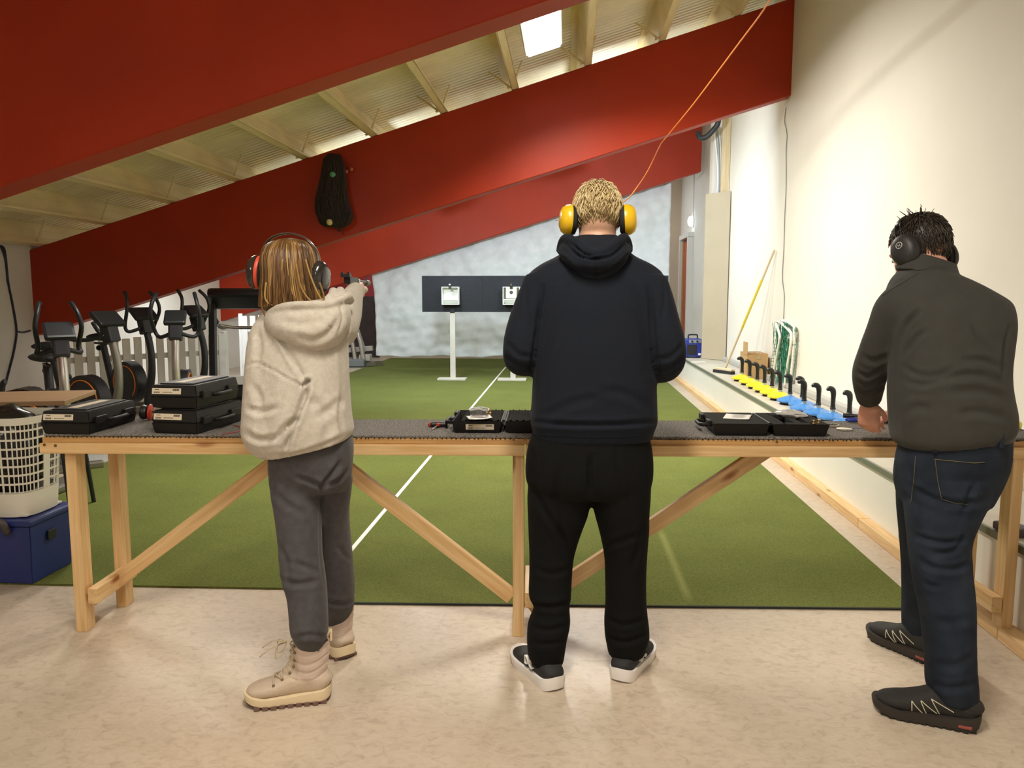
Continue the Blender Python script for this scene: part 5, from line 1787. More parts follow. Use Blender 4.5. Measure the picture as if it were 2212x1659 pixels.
def person_black():
    root = thing('person', (0.09, 2.80, 0), 'blond person in a black hoodie and black trousers, seen from behind', 'person', 'three people at the table')
    CLOTH = M('black_hoodie_cloth', (.0085, .0115, .019), .9, spec=.2, sheen=.03, bump=.25, bscale=350)
    PANTS = M('black_trouser_cloth', (.005, .0055, .0055), .9, spec=.15, sheen=.0, bump=.2, bscale=400)
    torso = [(1280, 948, 128, .138, 2.77), (1281, 930, 131, .148, 2.77), (1282, 908, 137, .158, 2.77), (1283, 870, 135, .155, 2.77), (1284, 810, 133, .15, 2.77), (1285, 755, 134, .147, 2.775),
             (1286, 700, 138, .142, 2.785), (1286, 655, 142, .137, 2.795), (1286, 620, 149, .128, 2.805), (1286, 594, 147, .118, 2.815), (1287, 572, 122, .104, 2.825), (1288, 552, 82, .092, 2.835), (1289, 530, 58, .078, 2.845), (1290, 508, 45, .067, 2.86)]
    la = [(1172, 604, 2.79, 40), (1158, 645, 2.77, 43), (1138, 700, 2.745, 42), (1126, 745, 2.72, 40), (1124, 775, 2.73, 35), (1146, 782, 2.83, 31), (1190, 780, 2.96, 27), (1222, 772, 3.03, 22)]
    ra = [(1400, 606, 2.79, 40), (1411, 645, 2.77, 43), (1426, 695, 2.745, 42), (1440, 745, 2.72, 41), (1443, 782, 2.73, 36), (1424, 796, 2.83, 32), (1385, 790, 2.96, 27), (1352, 780, 3.03, 22)]
    hip = [(1275, 930, 124, .13, 2.77), (1274, 965, 134, .14, 2.77), (1273, 1005, 138, .145, 2.77), (1273, 1040, 135, .14, 2.77), (1274, 1066, 120, .12, 2.77)]
    ll = [(1212, 1040, 70, .115, 2.77), (1208, 1075, 68, .112, 2.77), (1205, 1110, 64, .106, 2.77), (1198, 1150, 56, .098, 2.775), (1191, 1200, 48, .090, 2.775), (1188, 1250, 46, .086, 2.77), (1187, 1288, 45, .082, 2.76), (1191, 1312, 38, .078, 2.755), (1186, 1345, 45, .086, 2.75), (1181, 1380, 43, .088, 2.745), (1180, 1408, 40, .082, 2.745), (1181, 1428, 36, .075, 2.745)]
    rl = [(1338, 1040, 68, .115, 2.77), (1341, 1075, 63, .112, 2.775), (1343, 1110, 58, .106, 2.78), (1348, 1150, 52, .098, 2.79), (1351, 1200, 45, .090, 2.80), (1351, 1250, 43, .086, 2.81), (1352, 1300, 43, .084, 2.815), (1353, 1340, 47, .088, 2.82), (1355, 1372, 48, .090, 2.82), (1354, 1395, 43, .084, 2.82), (1352, 1412, 38, .076, 2.82)]
    hm = Matrix.Translation(Vector(at(1291, 470, 2.875))) @ rotm(YAW * .5, R(30))
    # body
    neck = limb_vf([(1288, 560, 2.83, 42), (1290, 520, 2.86, 41), (1291, 490, 2.875, 40), (1291, 465, 2.885, 40)])
    Hh = []
    for w_, sd in (((1232, 766, 3.06), 1), ((1342, 774, 3.06), -1)):
        wp = at(*w_)
        Hh += hand_vf(wp, (sd * .75, .6, .05), (0, .2, -1), -sd, curl=(.5, .7, .5))
    parts = [rings_vf(torso[:-1], shrink=.86), neck] + [limb_vf(x, shrink=.74) for x in (la, ra)] + [rings_vf(hip, shrink=.88), rings_vf(ll[:-1], shrink=.72), rings_vf(rl[:-1], shrink=.72)] + head_parts(hm, 1.0) + Hh
    body = skinned('body', union(parts, .0062, 4), SKIN, root)
    head_eyes(hm, 1.0, body, 'blue')
    # hoodie
    me = union([rings_vf(torso, power=2.5), limb_vf(la), limb_vf(ra)], .0075, 7)
    ripple(me, .004, 9, 1)
    folds(me, [([(1150, 800), (1158, 740), (1166, 680), (1172, 620)], .012, 8), ([(1418, 815), (1414, 750), (1408, 680), (1402, 620)], .012, 8),
               ([(1140, 592), (1136, 640), (1142, 690), (1150, 730)], .005, 6), ([(1432, 592), (1436, 640), (1430, 690)], .005, 6),
               ([(1225, 610), (1215, 680), (1180, 780), (1165, 860)], .006, 14), ([(1340, 600), (1380, 660), (1400, 740), (1405, 800)], .006, 14),
               ([(1170, 905), (1240, 870), (1290, 860)], .004, 12), ([(1400, 880), (1350, 850), (1300, 845)], .004, 12),
               ([(1090, 770), (1120, 790), (1150, 790)], .006, 7), ([(1480, 770), (1450, 795), (1420, 800)], .006, 7), ([(1095, 740), (1120, 765), (1148, 770)], .005, 7), ([(1478, 740), (1450, 770), (1420, 775)], .005, 7),
               ([(1152, 912), (1220, 916), (1280, 917), (1340, 916), (1412, 912)], .010, 7)])
    hd = skinned('hoodie', me, CLOTH, root)
    tr_ = bvh(hd)
    line_on(tr_, [(1153, 936), (1200, 941), (1280, 944), (1360, 942), (1408, 937)], .0013, 'hem_seam', CLOTH, hd)
    # hood
    bag = [(1287, 512, 58, .075, 2.80), (1285, 528, 74, .095, 2.775), (1284, 546, 76, .105, 2.762), (1284, 563, 70, .104, 2.755), (1285, 580, 56, .094, 2.752), (1286, 597, 36, .078, 2.752), (1287, 615, 12, .05, 2.755)]
    rim = [(1209, 545, 2.80, 8), (1213, 528, 2.78, 10), (1222, 515, 2.745, 11), (1240, 521, 2.70, 11), (1262, 538, 2.672, 11), (1285, 547, 2.662, 11), (1308, 541, 2.672, 11), (1332, 524, 2.70, 11), (1348, 514, 2.745, 11), (1357, 528, 2.78, 10), (1360, 545, 2.80, 8)]
    rim2 = [(1210, 540, 2.76, 9), (1226, 553, 2.70, 11), (1252, 566, 2.665, 12), (1285, 571, 2.655, 12), (1318, 564, 2.665, 12), (1345, 549, 2.70, 11), (1359, 537, 2.76, 9)]
    me = union([rings_vf(bag, power=2.2), limb_vf(rim, n=12), limb_vf(rim2, n=12)], .005, 4)
    ripple(me, .003, 18, 3)
    folds(me, [([(1214, 556), (1245, 583), (1285, 592), (1325, 580), (1356, 552)], .011, 5), ([(1287, 572), (1287, 616)], .004, 3), ([(1222, 528), (1250, 552), (1285, 559), (1320, 553), (1348, 530)], .009, 4), ([(1230, 575), (1255, 600), (1280, 610)], .005, 4), ([(1240, 530), (1262, 548), (1285, 552)], .006, 3)])
    skinned('hood', me, CLOTH, root)
    B().tube([at(1353, 505, 2.80), at(1350, 512, 2.79), at(1345, 520, 2.80)], .005, n=6).build('drawstring', CLOTH, root)
    # trousers
    me = union([rings_vf(hip, power=2.5), rings_vf(ll), rings_vf(rl)], .0075, 6)
    ripple(me, .004, 10, 5, (1, 1, .4))
    folds(me, [([(1275, 985), (1274, 1030), (1275, 1068)], .012, 8), ([(1205, 1010), (1200, 1090), (1215, 1170), (1232, 1200)], .008, 9), ([(1150, 1050), (1180, 1110), (1230, 1180)], .006, 9),
               ([(1390, 1120), (1380, 1180), (1362, 1230)], .006, 8), ([(1300, 1180), (1340, 1170), (1390, 1150)], .005, 9), ([(1145, 1300), (1180, 1312), (1228, 1305)], .010, 8), ([(1140, 1350), (1180, 1362), (1225, 1352)], .007, 8),
               ([(1145, 1385), (1180, 1392), (1222, 1385)], .006, 7), ([(1308, 1335), (1350, 1350), (1398, 1335)], .006, 8), ([(1310, 1375), (1350, 1388), (1400, 1370)], .007, 8), ([(1150, 1225), (1190, 1240), (1230, 1228)], .005, 9),
               ([(1330, 960), (1336, 1010), (1345, 1080)], .004, 8), ([(1140, 960), (1150, 990), (1148, 1040)], .006, 7)])
    skinned('trousers', me, PANTS, root)
    # shoes
    for heel, toe in (((-.030, 2.655), (-.172, 2.905)), ((.200, 2.735), (.318, 3.00))):
        a = math.atan2(toe[1] - heel[1], toe[0] - heel[0])
        sh, M4, uo = shoe(root, (heel[0], heel[1], 0), a, .295, .104, 'sneaker')
        left = heel[0] < .1
        s_ = 1 if left else -1
        mw = M4 @ Matrix.Translation((.115, s_ * .0475, .066)) @ Matrix.Rotation(s_ * R(90), 4, 'X') @ Matrix.Rotation(R(180) if left else 0, 4, 'Z') @ Matrix.Rotation(R(14), 4, 'X')
        mw = M4 @ Matrix.Translation((.115, s_ * .0475, .066)) @ Matrix(((-s_, 0, 0, 0), (0, 0, s_, 0), (0, 1, 0, 0), (0, 0, 0, 1)))
        text_obj('shoe_logo', 'DC', .045, M('logo_white', (.8, .8, .78), .5), mw, sh, ext=.006)
    # hair
    HM = hair_mat('blond_hair', (.30, .20, .085), (.62, .48, .24), (.86, .74, .48))
    rs = np.random.RandomState(21)
    vol = ell_vf((0, 0, 0), (.083, .101, .100), None, 16)
    capV, capF = vol
    # keep the upper/back part of the cap
    keep = [i for i, v in enumerate(capV) if (v[2] > .01 + .35 * v[1] or (v[1] < -.01 and v[2] > -.058))]
    ks = set(keep)
    cap = tvf((capV, [f for f in capF if all(i in ks for i in f)]), hm @ Matrix.Translation((0, -.008, .026)))
    st = []
    base_c = np.array([0, -.008, .026]); rr = np.array([.084, .102, .101])
    while len(st) < 1500:
        d = rs.normal(size=3); d /= np.linalg.norm(d)
        p = base_c + d * rr
        if not (p[2] > .035 + .5 * max(p[1], -.02) or (p[1] < -.005 and p[2] > -.050)): continue
        if p[1] > .06 and p[2] < .07: continue
        nrm = d / rr; nrm /= np.linalg.norm(nrm)
        # flow: from the crown outwards and down
        crown = np.array([.01, -.04, .13])
        fl = p - crown; fl -= nrm * (fl @ nrm); fl /= (np.linalg.norm(fl) + 1e-6)
        sw = np.cross(nrm, fl)
        L = rs.uniform(.022, .045) * (0.6 if p[2] < -.02 else 1.0)
        ph, am = rs.rand() * 6.28, rs.uniform(.15, .75)
        pts, rad = [], []
        q = p.copy()
        for k in range(6):
            u = k / 5
            pts.append(q.copy()); rad.append((.0032 * (1 - .75 * u), .0020 * (1 - .7 * u)))
            dirv = fl + sw * am * math.sin(ph + u * 4.5) + nrm * (.32 - .62 * u + rs.uniform(-.05, .05))
            q = q + dirv / np.linalg.norm(dirv) * L / 5
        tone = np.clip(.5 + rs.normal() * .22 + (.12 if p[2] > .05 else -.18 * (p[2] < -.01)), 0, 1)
        st.append(([tuple(hm @ Vector(tuple(x))) for x in pts], rad, tone))
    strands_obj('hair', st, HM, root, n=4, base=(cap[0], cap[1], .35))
    # ear muffs
    YC = M('muff_yellow', (.80, .50, .010), .32, coat=.2)
    t, cups = muffs(hm, 'yellow ear muffs with black cushions on the blond head', YC, RUBBER, None, size=(.048, .053, .042), cx=.092, cz=-.018, tilt=R(34), lift=.128)
    for (cup, L4, d), sx in zip(cups, (-1, 1)):
        lg = B()
        rr_ = L4 @ Vector((.026, -.022, d - .006))
        mw = L4 @ Matrix.Translation((.030, -.010, d - .0085)) @ Matrix.Rotation(R(28), 4, 'Y')
        for k in range(3):
            lg.box(mw @ Vector((-.006 + k * .006, 0, 0)), (.0042, .013 - k * .002, .004), rot=mw.to_3x3().to_4x4())
        lg.build('cup_logo', INK, cup)
person_black()
# ================================================================== PERSON IN THE GREY HOODIE (left, shooting)
def person_grey():
    root = thing('person', (-.85, 2.68, 0), 'person with brown bobbed hair in a light grey hoodie aiming a pistol', 'person', 'three people at the table')
    CLOTH = M('grey_melange_cloth', (.47, .43, .37), .92, spec=.2, sheen=.12, col2=(.55, .51, .45), scale=60, bump=.25, bscale=260, detail=6)
    PANTS = M('dark_grey_sweatpants', (.068, .066, .071), .92, spec=.2, sheen=.12, var=.12, scale=40, bump=.2, bscale=300)
    torso = [(668, 966, 88, .145, 2.645, .22), (664, 948, 98, .158, 2.645, .2), (657, 915, 101, .165, 2.65, .12), (653, 865, 101, .165, 2.66, .05), (650, 805, 102, .16, 2.67), (648, 755, 102, .152, 2.68),
             (650, 715, 98, .142, 2.69), (652, 688, 90, .125, 2.70), (645, 666, 72, .105, 2.71), (636, 645, 46, .08, 2.72)]
    la = [(600, 700, 2.66, 36), (584, 722, 2.64, 40), (574, 755, 2.61, 41), (572, 800, 2.59, 42), (571, 850, 2.58, 44), (574, 900, 2.575, 51), (578, 938, 2.575, 54), (586, 966, 2.59, 42), (594, 982, 2.60, 22)]
    ra = [(722, 702, 2.70, 36, 46), (738, 698, 2.80, 35, 54), (747, 688, 2.92, 31, 56), (754, 670, 3.04, 27, 46), (760, 650, 3.14, 24, 34), (766, 634, 3.22, 20, 25), (771, 626, 3.29, 17, 19)]
    hip = [(672, 935, 84, .12, 2.66), (672, 965, 88, .128, 2.66), (671, 1000, 88, .13, 2.66), (672, 1030, 85, .125, 2.665), (676, 1056, 74, .11, 2.67)]
    nl = [(632, 1030, 48, .095, 2.64), (638, 1062, 50, .095, 2.63), (643, 1100, 49, .092, 2.615), (647, 1150, 46, .088, 2.60), (650, 1200, 44, .084, 2.585), (656, 1245, 45, .082, 2.57), (664, 1285, 42, .078, 2.555), (667, 1325, 41, .076, 2.54), (669, 1362, 40, .074, 2.53), (672, 1384, 34, .060, 2.538), (673, 1398, 28, .048, 2.543), (673, 1414, 28, .045, 2.546)]
    fl = [(718, 1030, 42, .09, 2.70), (719, 1062, 38, .09, 2.72), (720, 1100, 33, .086, 2.74), (722, 1150, 33, .082, 2.77), (726, 1205, 33, .078, 2.79), (730, 1260, 34, .075, 2.815), (731, 1300, 33, .072, 2.835), (731, 1318, 30, .062, 2.86), (731, 1332, 25, .050, 2.875), (731, 1347, 24, .046, 2.882)]
    hm = Matrix.Translation(Vector(at(628, 588, 2.725))) @ rotm(R(-6), R(4), R(5))
    neck = limb_vf([(638, 690, 2.71, 34), (634, 650, 2.72, 32), (630, 620, 2.725, 32), (629, 600, 2.73, 32)])
    wr = at(775, 627, 3.325)
    aim = np.array([0, 1.0, -.015]); aim /= np.linalg.norm(aim)
    rh = hand_vf(wr - aim * .01, aim + np.array([0, 0, .06]), (-1, 0, -.1), -1, curl=(.8, 1.0, .7), spread=.02, s=.88, thumb=(.35, 1.0))
    lw = at(596, 975, 2.60)
    lh = hand_vf(lw, (-.1, .3, -.95), (1, 0, 0), 1, curl=(.3, .4, .3), s=.85)
    parts = [rings_vf(torso[:-1], shrink=.72), neck] + [limb_vf(la, shrink=.55), limb_vf(ra, shrink=.62)] + [rings_vf(hip, shrink=.86), rings_vf(nl[:-1], shrink=.72), rings_vf(fl[:-1], shrink=.72)] + head_parts(hm, .94) + rh + lh
    body = skinned('body', union(parts, .0058, 4), SKIN, root)
    head_eyes(hm, .94, body, 'brown')
    # hoodie
    me = union([rings_vf(torso, power=2.4), limb_vf(la), limb_vf(ra)], .0072, 6)
    ripple(me, .005, 9, 2)
    folds(me, [([(533, 790), (556, 784), (590, 800), (630, 822), (656, 834)], .006, 4),            # sleeve seam
               ([(590, 705), (612, 740), (640, 790), (664, 828)], .010, 7, 1),
               ([(663, 826), (660, 850), (640, 900), (622, 950), (612, 988)], .022, 8),            # between sleeve and body
               ([(655, 836), (662, 826), (668, 822)], .014, 6), ([(640, 905), (610, 930), (600, 945)], .012, 9),
               ([(700, 960), (710, 920), (690, 880), (665, 862)], .007, 14), ([(745, 950), (735, 900), (742, 840), (738, 760)], .006, 8),
               ([(680, 905), (720, 880), (745, 860)], .006, 12), ([(555, 715), (560, 750), (552, 790)], .006, 9), ([(535, 880), (560, 890), (600, 880)], .008, 9), ([(530, 935), (560, 950), (605, 945)], .009, 9), ([(545, 830), (560, 860), (555, 890)], .007, 10),
               ([(748, 640), (757, 665), (757, 700), (748, 730)], .010, 6), ([(762, 622), (770, 645), (772, 670)], .009, 6), ([(740, 645), (760, 640), (772, 650), (778, 668)], .008, 5), ([(770, 640), (778, 660), (781, 680)], .007, 5),
               ([(585, 985), (640, 983), (700, 962), (752, 938)], .006, 7)])
    hd = skinned('hoodie', me, CLOTH, root)
    # hood
    bag = [(660, 650, 66, .085, 2.66, .10), (664, 662, 82, .11, 2.645, .10), (665, 678, 90, .125, 2.635, .10), (666, 696, 90, .13, 2.628, .10), (669, 714, 83, .125, 2.622, .08), (674, 731, 68, .112, 2.618, .05), (682, 746, 46, .09, 2.618), (690, 757, 18, .06, 2.622)]
    rim = [(578, 700, 2.66, 9), (582, 684, 2.60, 10), (600, 668, 2.55, 10), (630, 660, 2.53, 10), (665, 658, 2.53, 10), (700, 658, 2.55, 10), (730, 650, 2.60, 10), (750, 640, 2.68, 10), (757, 650, 2.74, 9)]
    side = [(700, 655, 2.60, 10), (716, 640, 2.66, 10), (720, 628, 2.74, 9)]
    side2 = [(722, 652, 2.62, 9), (737, 640, 2.70, 10), (735, 626, 2.78, 9)]
    me = union([rings_vf(bag, power=2.2), limb_vf(rim, n=12), limb_vf(side, n=12), limb_vf(side2, n=12)], .0055, 4)
    ripple(me, .004, 14, 6)
    folds(me, [([(640, 728), (680, 735), (715, 715), (735, 685)], .007, 10), ([(600, 690), (650, 700), (700, 690)], .004, 12), ([(707, 690), (708, 702), (718, 710)], .004, 3), ([(735, 655), (742, 690), (728, 730)], .006, 6)])
    skinned('hood', me, CLOTH, root)
    # trousers
    me = union([rings_vf(hip, power=2.4), rings_vf(nl), rings_vf(fl)], .007, 6)
    ripple(me, .004, 11, 8)
    folds(me, [([(735, 1000), (720, 1020), (700, 1045), (694, 1060)], .012, 7), ([(640, 1030), (670, 1040), (696, 1052)], .010, 7), ([(755, 1010), (735, 1035), (705, 1050)], .010, 6), ([(696, 1060), (692, 1120), (693, 1200), (700, 1260)], .010, 5),
               ([(612, 1255), (640, 1262), (690, 1255)], .008, 9), ([(605, 1180), (620, 1220), (618, 1250)], .006, 8), ([(690, 1235), (660, 1225), (630, 1215)], .006, 9), ([(635, 1380), (670, 1372), (706, 1378)], .006, 8), ([(705, 1300), (735, 1306), (762, 1298)], .007, 7), ([(590, 1060), (620, 1090), (660, 1110)], .005, 10), ([(730, 1180), (745, 1200), (762, 1210)], .005, 7)])
    pt = skinned('trousers', me, PANTS, root)
    tr_ = bvh(pt)
    p = surf(tr_, 702, 1385, .002)
    if p is not None:
        o = B().box((0, 0, 0), (.020, .002, .007)).build('trouser_logo', INK, pt); o.matrix_basis = Matrix.Translation(p) @ Matrix.Rotation(R(25), 4, 'Z') @ Matrix.Rotation(R(-35), 4, 'Y'); 
    # boots
    a = math.atan2(-.075, -.235)
    shoe(root, (-.819, 2.560, 0), math.atan2(-.06, -.235), .275, .108, 'boot', hi=.238)
    shoe(root, (-.836, 2.845, 0), math.atan2(.18, -.17), .275, .104, 'boot', hi=.238)
    # hair
    HM = hair_mat('brown_hair', (.050, .024, .010), (.18, .090, .028), (.52, .33, .11), .36)
    rows = [(628, 516, 8, .02, 2.725), (627, 521, 32, .06, 2.72), (627, 530, 48, .085, 2.715), (627, 545, 58, .102, 2.71), (628, 568, 62, .112, 2.705), (630, 595, 62, .115, 2.70), (631, 620, 65, .115, 2.695), (632, 645, 68, .112, 2.69), (630, 662, 67, .108, 2.685), (620, 676, 52, .09, 2.68, -.25), (606, 686, 30, .06, 2.675, -.3)]
    rows = [tuple(r) + (0.0,) * (6 - len(r)) for r in rows]
    Cc = [at(r[0], r[1], r[4]) for r in rows]
    Ww = [(r[2] * mpp(c), r[3], r[5]) for r, c in zip(rows, Cc)]
    Pi, Qi = cr_interp(Cc, Ww, 3)
    base = rings_vf([(r[0], r[1], r[2] * .95, r[3] * .95, r[4], r[5]) for r in rows], n=40, k=3, power=2.1)
    rs = np.random.RandomState(33)
    st = []
    N_ = len(Pi)
    for i in range(900):
        th = rs.uniform(-math.pi, 0) if i < 760 else rs.uniform(0, math.pi)       # back half first
        i0 = rs.randint(0, 5); i1 = rs.randint(int(N_ * .62), N_ - 2)
        ph, am = rs.rand() * 6.28, rs.uniform(.01, .07)
        pts, rad = [], []
        lift = rs.uniform(.93, 1.03)
        th += .0
        for k in range(i0, i1, 1):
            c = Pi[k]; a_, b_, s_ = Qi[k]
            u = (k - i0) / max(1, (i1 - i0))
            t = th + am * math.sin(ph + u * 4) + (.10 * u * u if th > -1.4 else -.06 * u * u) 
            x, y = math.cos(t), math.sin(t)
            pts.append(c + CR * (a_ * x * lift) + CF * (b_ * y * lift) + np.array([0, 0, s_ * a_ * x]))
            w_ = .0046 * (1 - .6 * u) * rs.uniform(.85, 1.1)
            rad.append((w_, w_ * .45))
        if len(pts) < 4: continue
        tone = float(np.clip(.38 + rs.normal() * .27, 0, 1))
        st.append((pts, rad, tone))
    # loose tips flicking out at the lower edge
    for (pts_, tn) in (([(690, 610), (697, 630), (700, 645), (696, 655)], .6), ([(566, 640), (566, 665), (575, 688), (580, 694)], .45), ([(660, 560), (672, 600), (690, 640), (702, 648)], .8), ([(640, 570), (650, 620), (672, 650), (695, 652)], .7), ([(610, 560), (606, 610), (600, 650), (590, 668)], .75), ([(575, 610), (572, 640), (580, 655), (600, 664)], .85)):
        pts = [at(x, y, 2.585) for x, y in pts_]
        pts, rr_ = cr_interp(pts, [(.0028, .0018), (.0034, .002), (.0026, .0015), (.001, .0008)], 4)
        st.append((pts, [tuple(np.maximum(q, .001)) for q in rr_], tn))
    strands_obj('hair', st, HM, root, n=5, base=(base[0], base[1], .22))
    # ear muffs
    CUPB = M('muff_black_gloss', (.02, .018, .018), .18, coat=.6)
    RR = M('muff_red_ring', (.66, .07, .03), .45)
    muffs(hm @ Matrix.Translation((0, -.01, 0)), 'black ear muffs with red rings on the brown-haired head', CUPB, RUBBER, RR, size=(.046, .056, .034), cx=.098, cz=-.012, tilt=R(-4), lift=.132, band_mat=M('band_brown', (.05, .035, .03), .25, coat=.5))
    # air pistol in the right hand
    t = thing('air_pistol', wr, 'black air pistol with pale grip in the outstretched hand', 'pistol', 'air pistols')
    f = Vector(aim); upv = Vector((0, 0, 1)); upv = (upv - f * upv.dot(f)).normalized(); sd = f.cross(upv)
    def Q(a, b, c): return Vector((-.915, 3.325, 1.408)) + f * a + upv * b + sd * c
    rot = Matrix((f, -sd, upv)).transposed().to_4x4()
    B().cyl(Q(-.02, .046, 0), Q(.26, .046, 0), .009, n=14).build('barrel', BLACKM, t, smooth=40)
    B().cyl(Q(.22, .046, 0), Q(.27, .046, 0), .013, n=14).build('muzzle', M('muzzle_grey', (.2, .19, .18), .4, metal=.6), t, smooth=40)
    B().box(Q(-.02, .048, 0), (.12, .028, .03), rot=rot, bev=.003).build('receiver', BLACKM, t)
    B().cyl(Q(.05, .014, 0), Q(.20, .014, 0), .0165, n=16).build('air_cylinder', M('cylinder_beige', (.60, .54, .44), .45), t, smooth=40)
    B().box(Q(.07, .034, 0), (.016, .03, .05), rot=rot, bev=.003).build('barrel_clamp', SILVER, t)
    rsight = B().box(Q(-.095, .066, 0), (.028, .040, .014), rot=rot, bev=.002)
    rsight.box(Q(-.10, .074, .013), (.010, .010, .012), rot=rot); rsight.box(Q(-.10, .074, -.013), (.010, .010, .012), rot=rot); rsight.box(Q(-.06, .058, 0), (.06, .02, .012), rot=rot)
    rsight.build('rear_sight', BLACKM, t)
    B().box(Q(.255, .064, 0), (.008, .004, .014), rot=rot).build('front_sight', BLACKM, t)
    V, Fc = tube_vf(*_sp([Q(-.01, .035, 0), Q(-.02, -.01, 0), Q(-.035, -.06, 0), Q(-.045, -.085, 0)], [(.016, .02), (.018, .024), (.017, .024), (.02, .028)]), 12, up=f)
    mesh_obj('grip', V, Fc, M('grip_walnut', (.24, .12, .05), .5), t, smooth=True)
    B().tube([Q(.035, .03, 0), Q(.045, .0, 0), Q(.03, -.012, 0), Q(.0, -.01, 0)], .003, n=6).build('trigger_guard', BLACKM, t)
person_grey()

# ================================================================== PERSON IN THE DARK SWEATER (right)
def person_dark():
    root = thing('person', (1.36, 2.75, 0), 'dark-haired person in a dark grey sweater and jeans bending over the table', 'person', 'three people at the table')
    CLOTH = M('dark_grey_fleece', (.047, .047, .043), .9, spec=.2, sheen=.06, var=.06, scale=20, bump=.15, bscale=350)
    JEANS = M('dark_blue_denim', (.010, .0145, .025), .85, spec=.2, col2=(.020, .028, .044), scale=14, bump=.25, bscale=420, detail=8)
    torso = [(2060, 950, 112, .155, 2.73, .14), (2057, 930, 121, .168, 2.73, .12), (2054, 890, 122, .17, 2.735, .05), (2049, 845, 119, .168, 2.745), (2048, 800, 117, .165, 2.755), (2050, 755, 121, .162, 2.765), (2052, 710, 126, .156, 2.775), (2050, 675, 127, .148, 2.785), (2044, 645, 124, .138, 2.80, -.05), (2032, 618, 102, .122, 2.815, -.12), (2020, 598, 74, .102, 2.83, -.16), (2012, 586, 54, .084, 2.845, -.2), (2012, 576, 42, .068, 2.86, -.2)]
    la = [(1955, 640, 2.78, 38), (1930, 668, 2.80, 40), (1912, 712, 2.83, 38), (1894, 758, 2.87, 37), (1880, 800, 2.93, 37), (1877, 830, 2.98, 34), (1877, 852, 3.02, 29), (1877, 864, 3.04, 26)]
    ra = [(2085, 640, 2.80, 36), (2122, 668, 2.775, 42), (2138, 700, 2.765, 44), (2142, 735, 2.78, 42), (2120, 785, 2.86, 38), (2060, 830, 3.0, 32), (1985, 875, 3.13, 26)]
    hip = [(2062, 925, 106, .148, 2.73), (2062, 955, 108, .15, 2.73), (2056, 1000, 110, .15, 2.73), (2046, 1045, 102, .145, 2.73), (2040, 1085, 88, .13, 2.725)]
    nl = [(2060, 1030, 80, .12, 2.69), (2044, 1080, 80, .118, 2.68), (2034, 1120, 70, .112, 2.66), (2028, 1165, 60, .104, 2.645), (2030, 1215, 58, .100, 2.625), (2038, 1270, 57, .096, 2.605), (2046, 1330, 53, .090, 2.585), (2050, 1390, 50, .086, 2.57), (2053, 1440, 48, .084, 2.56), (2055, 1480, 48, .084, 2.555), (2060, 1508, 44, .078, 2.555)]
    fl = [(2000, 1040, 56, .11, 2.80), (1998, 1100, 52, .105, 2.85), (1998, 1180, 46, .095, 2.92), (1996, 1260, 42, .088, 2.98), (1994, 1330, 40, .084, 3.03), (1996, 1380, 40, .082, 3.06), (1999, 1402, 37, .076, 3.07)]
    hm = Matrix.Translation(Vector(at(1989, 540, 2.90))) @ rotm(R(30), R(30), R(6))
    neck = limb_vf([(2012, 610, 2.83, 44), (2002, 580, 2.86, 42), (1994, 555, 2.885, 40), (1990, 535, 2.90, 38)])
    lw = at(1878, 868, 3.045)
    lh = hand_vf(lw, (.10, .22, -1.0), (.55, .9, .1), 1, curl=(.45, .55, .3), spread=.05, s=1.05, thumb=(.5, .9))
    rw = at(1962, 893, 3.15)
    rh = hand_vf(rw, (-1, .25, -.15), (0, .2, -1), -1, curl=(.5, .7, .4), s=1.0)
    parts = [rings_vf(torso[:-1], shrink=.88), neck] + [limb_vf(x, shrink=.74) for x in (la, ra)] + [rings_vf(hip, shrink=.9), rings_vf(nl[:-1], shrink=.74), rings_vf(fl[:-1], shrink=.74)] + head_parts(hm, 1.0) + lh + rh
    body = skinned('body', union(parts, .0058, 4), SKIN_RED, root)
    head_eyes(hm, 1.0, body, 'brown')
    me = union([rings_vf(torso, power=2.4), limb_vf(la), limb_vf(ra)], .0075, 6)
    ripple(me, .004, 8, 12)
    folds(me, [([(1935, 800), (1940, 745), (1960, 700), (1985, 672)], .012, 8), ([(1950, 790), (1985, 812), (2030, 808), (2060, 795)], .007, 9), ([(1945, 815), (1990, 830), (2050, 815), (2110, 810), (2160, 825)], .007, 10), ([(1952, 770), (1975, 735), (2000, 715)], .007, 8),
               ([(2160, 790), (2140, 760), (2115, 730), (2100, 700)], .008, 9), ([(2170, 800), (2130, 780), (2080, 778)], .006, 9), ([(2170, 860), (2110, 845), (2050, 850)], .006, 12), ([(2178, 905), (2120, 890), (2070, 895)], .006, 12), ([(1945, 900), (1980, 880), (2010, 885)], .006, 12),
               ([(1848, 800), (1875, 812), (1915, 790)], .008, 6), ([(1846, 818), (1875, 832), (1912, 812)], .008, 6), ([(1848, 836), (1875, 848), (1908, 832)], .007, 6), ([(1858, 765), (1885, 780), (1925, 765)], .006, 8),
               ([(2184, 700), (2172, 740), (2168, 790), (2165, 815)], .006, 6), ([(2000, 640), (2060, 650), (2110, 690)], .003, 16), ([(1915, 628), (1935, 612), (1955, 604)], .004, 4)])
    hd = skinned('sweater', me, CLOTH, root)
    tr_ = bvh(hd)
    line_on(tr_, [(1905, 640), (1930, 622), (1962, 604), (1985, 590)], .0012, 'shoulder_seam', CLOTH, hd)
    # collar
    col_rows = [(2006, 598, 66, .093, 2.835, -.26), (2006, 584, 62, .088, 2.845, -.28), (2007, 570, 56, .080, 2.858, -.3), (2008, 560, 53, .075, 2.868, -.3)]
    me = union([rings_vf(col_rows, power=2.2)], .005, 3)
    ripple(me, .003, 20, 4)
    folds(me, [([(1960, 610), (2000, 585), (2050, 580)], .004, 5)])
    cl_ = skinned('collar', me, CLOTH, root)
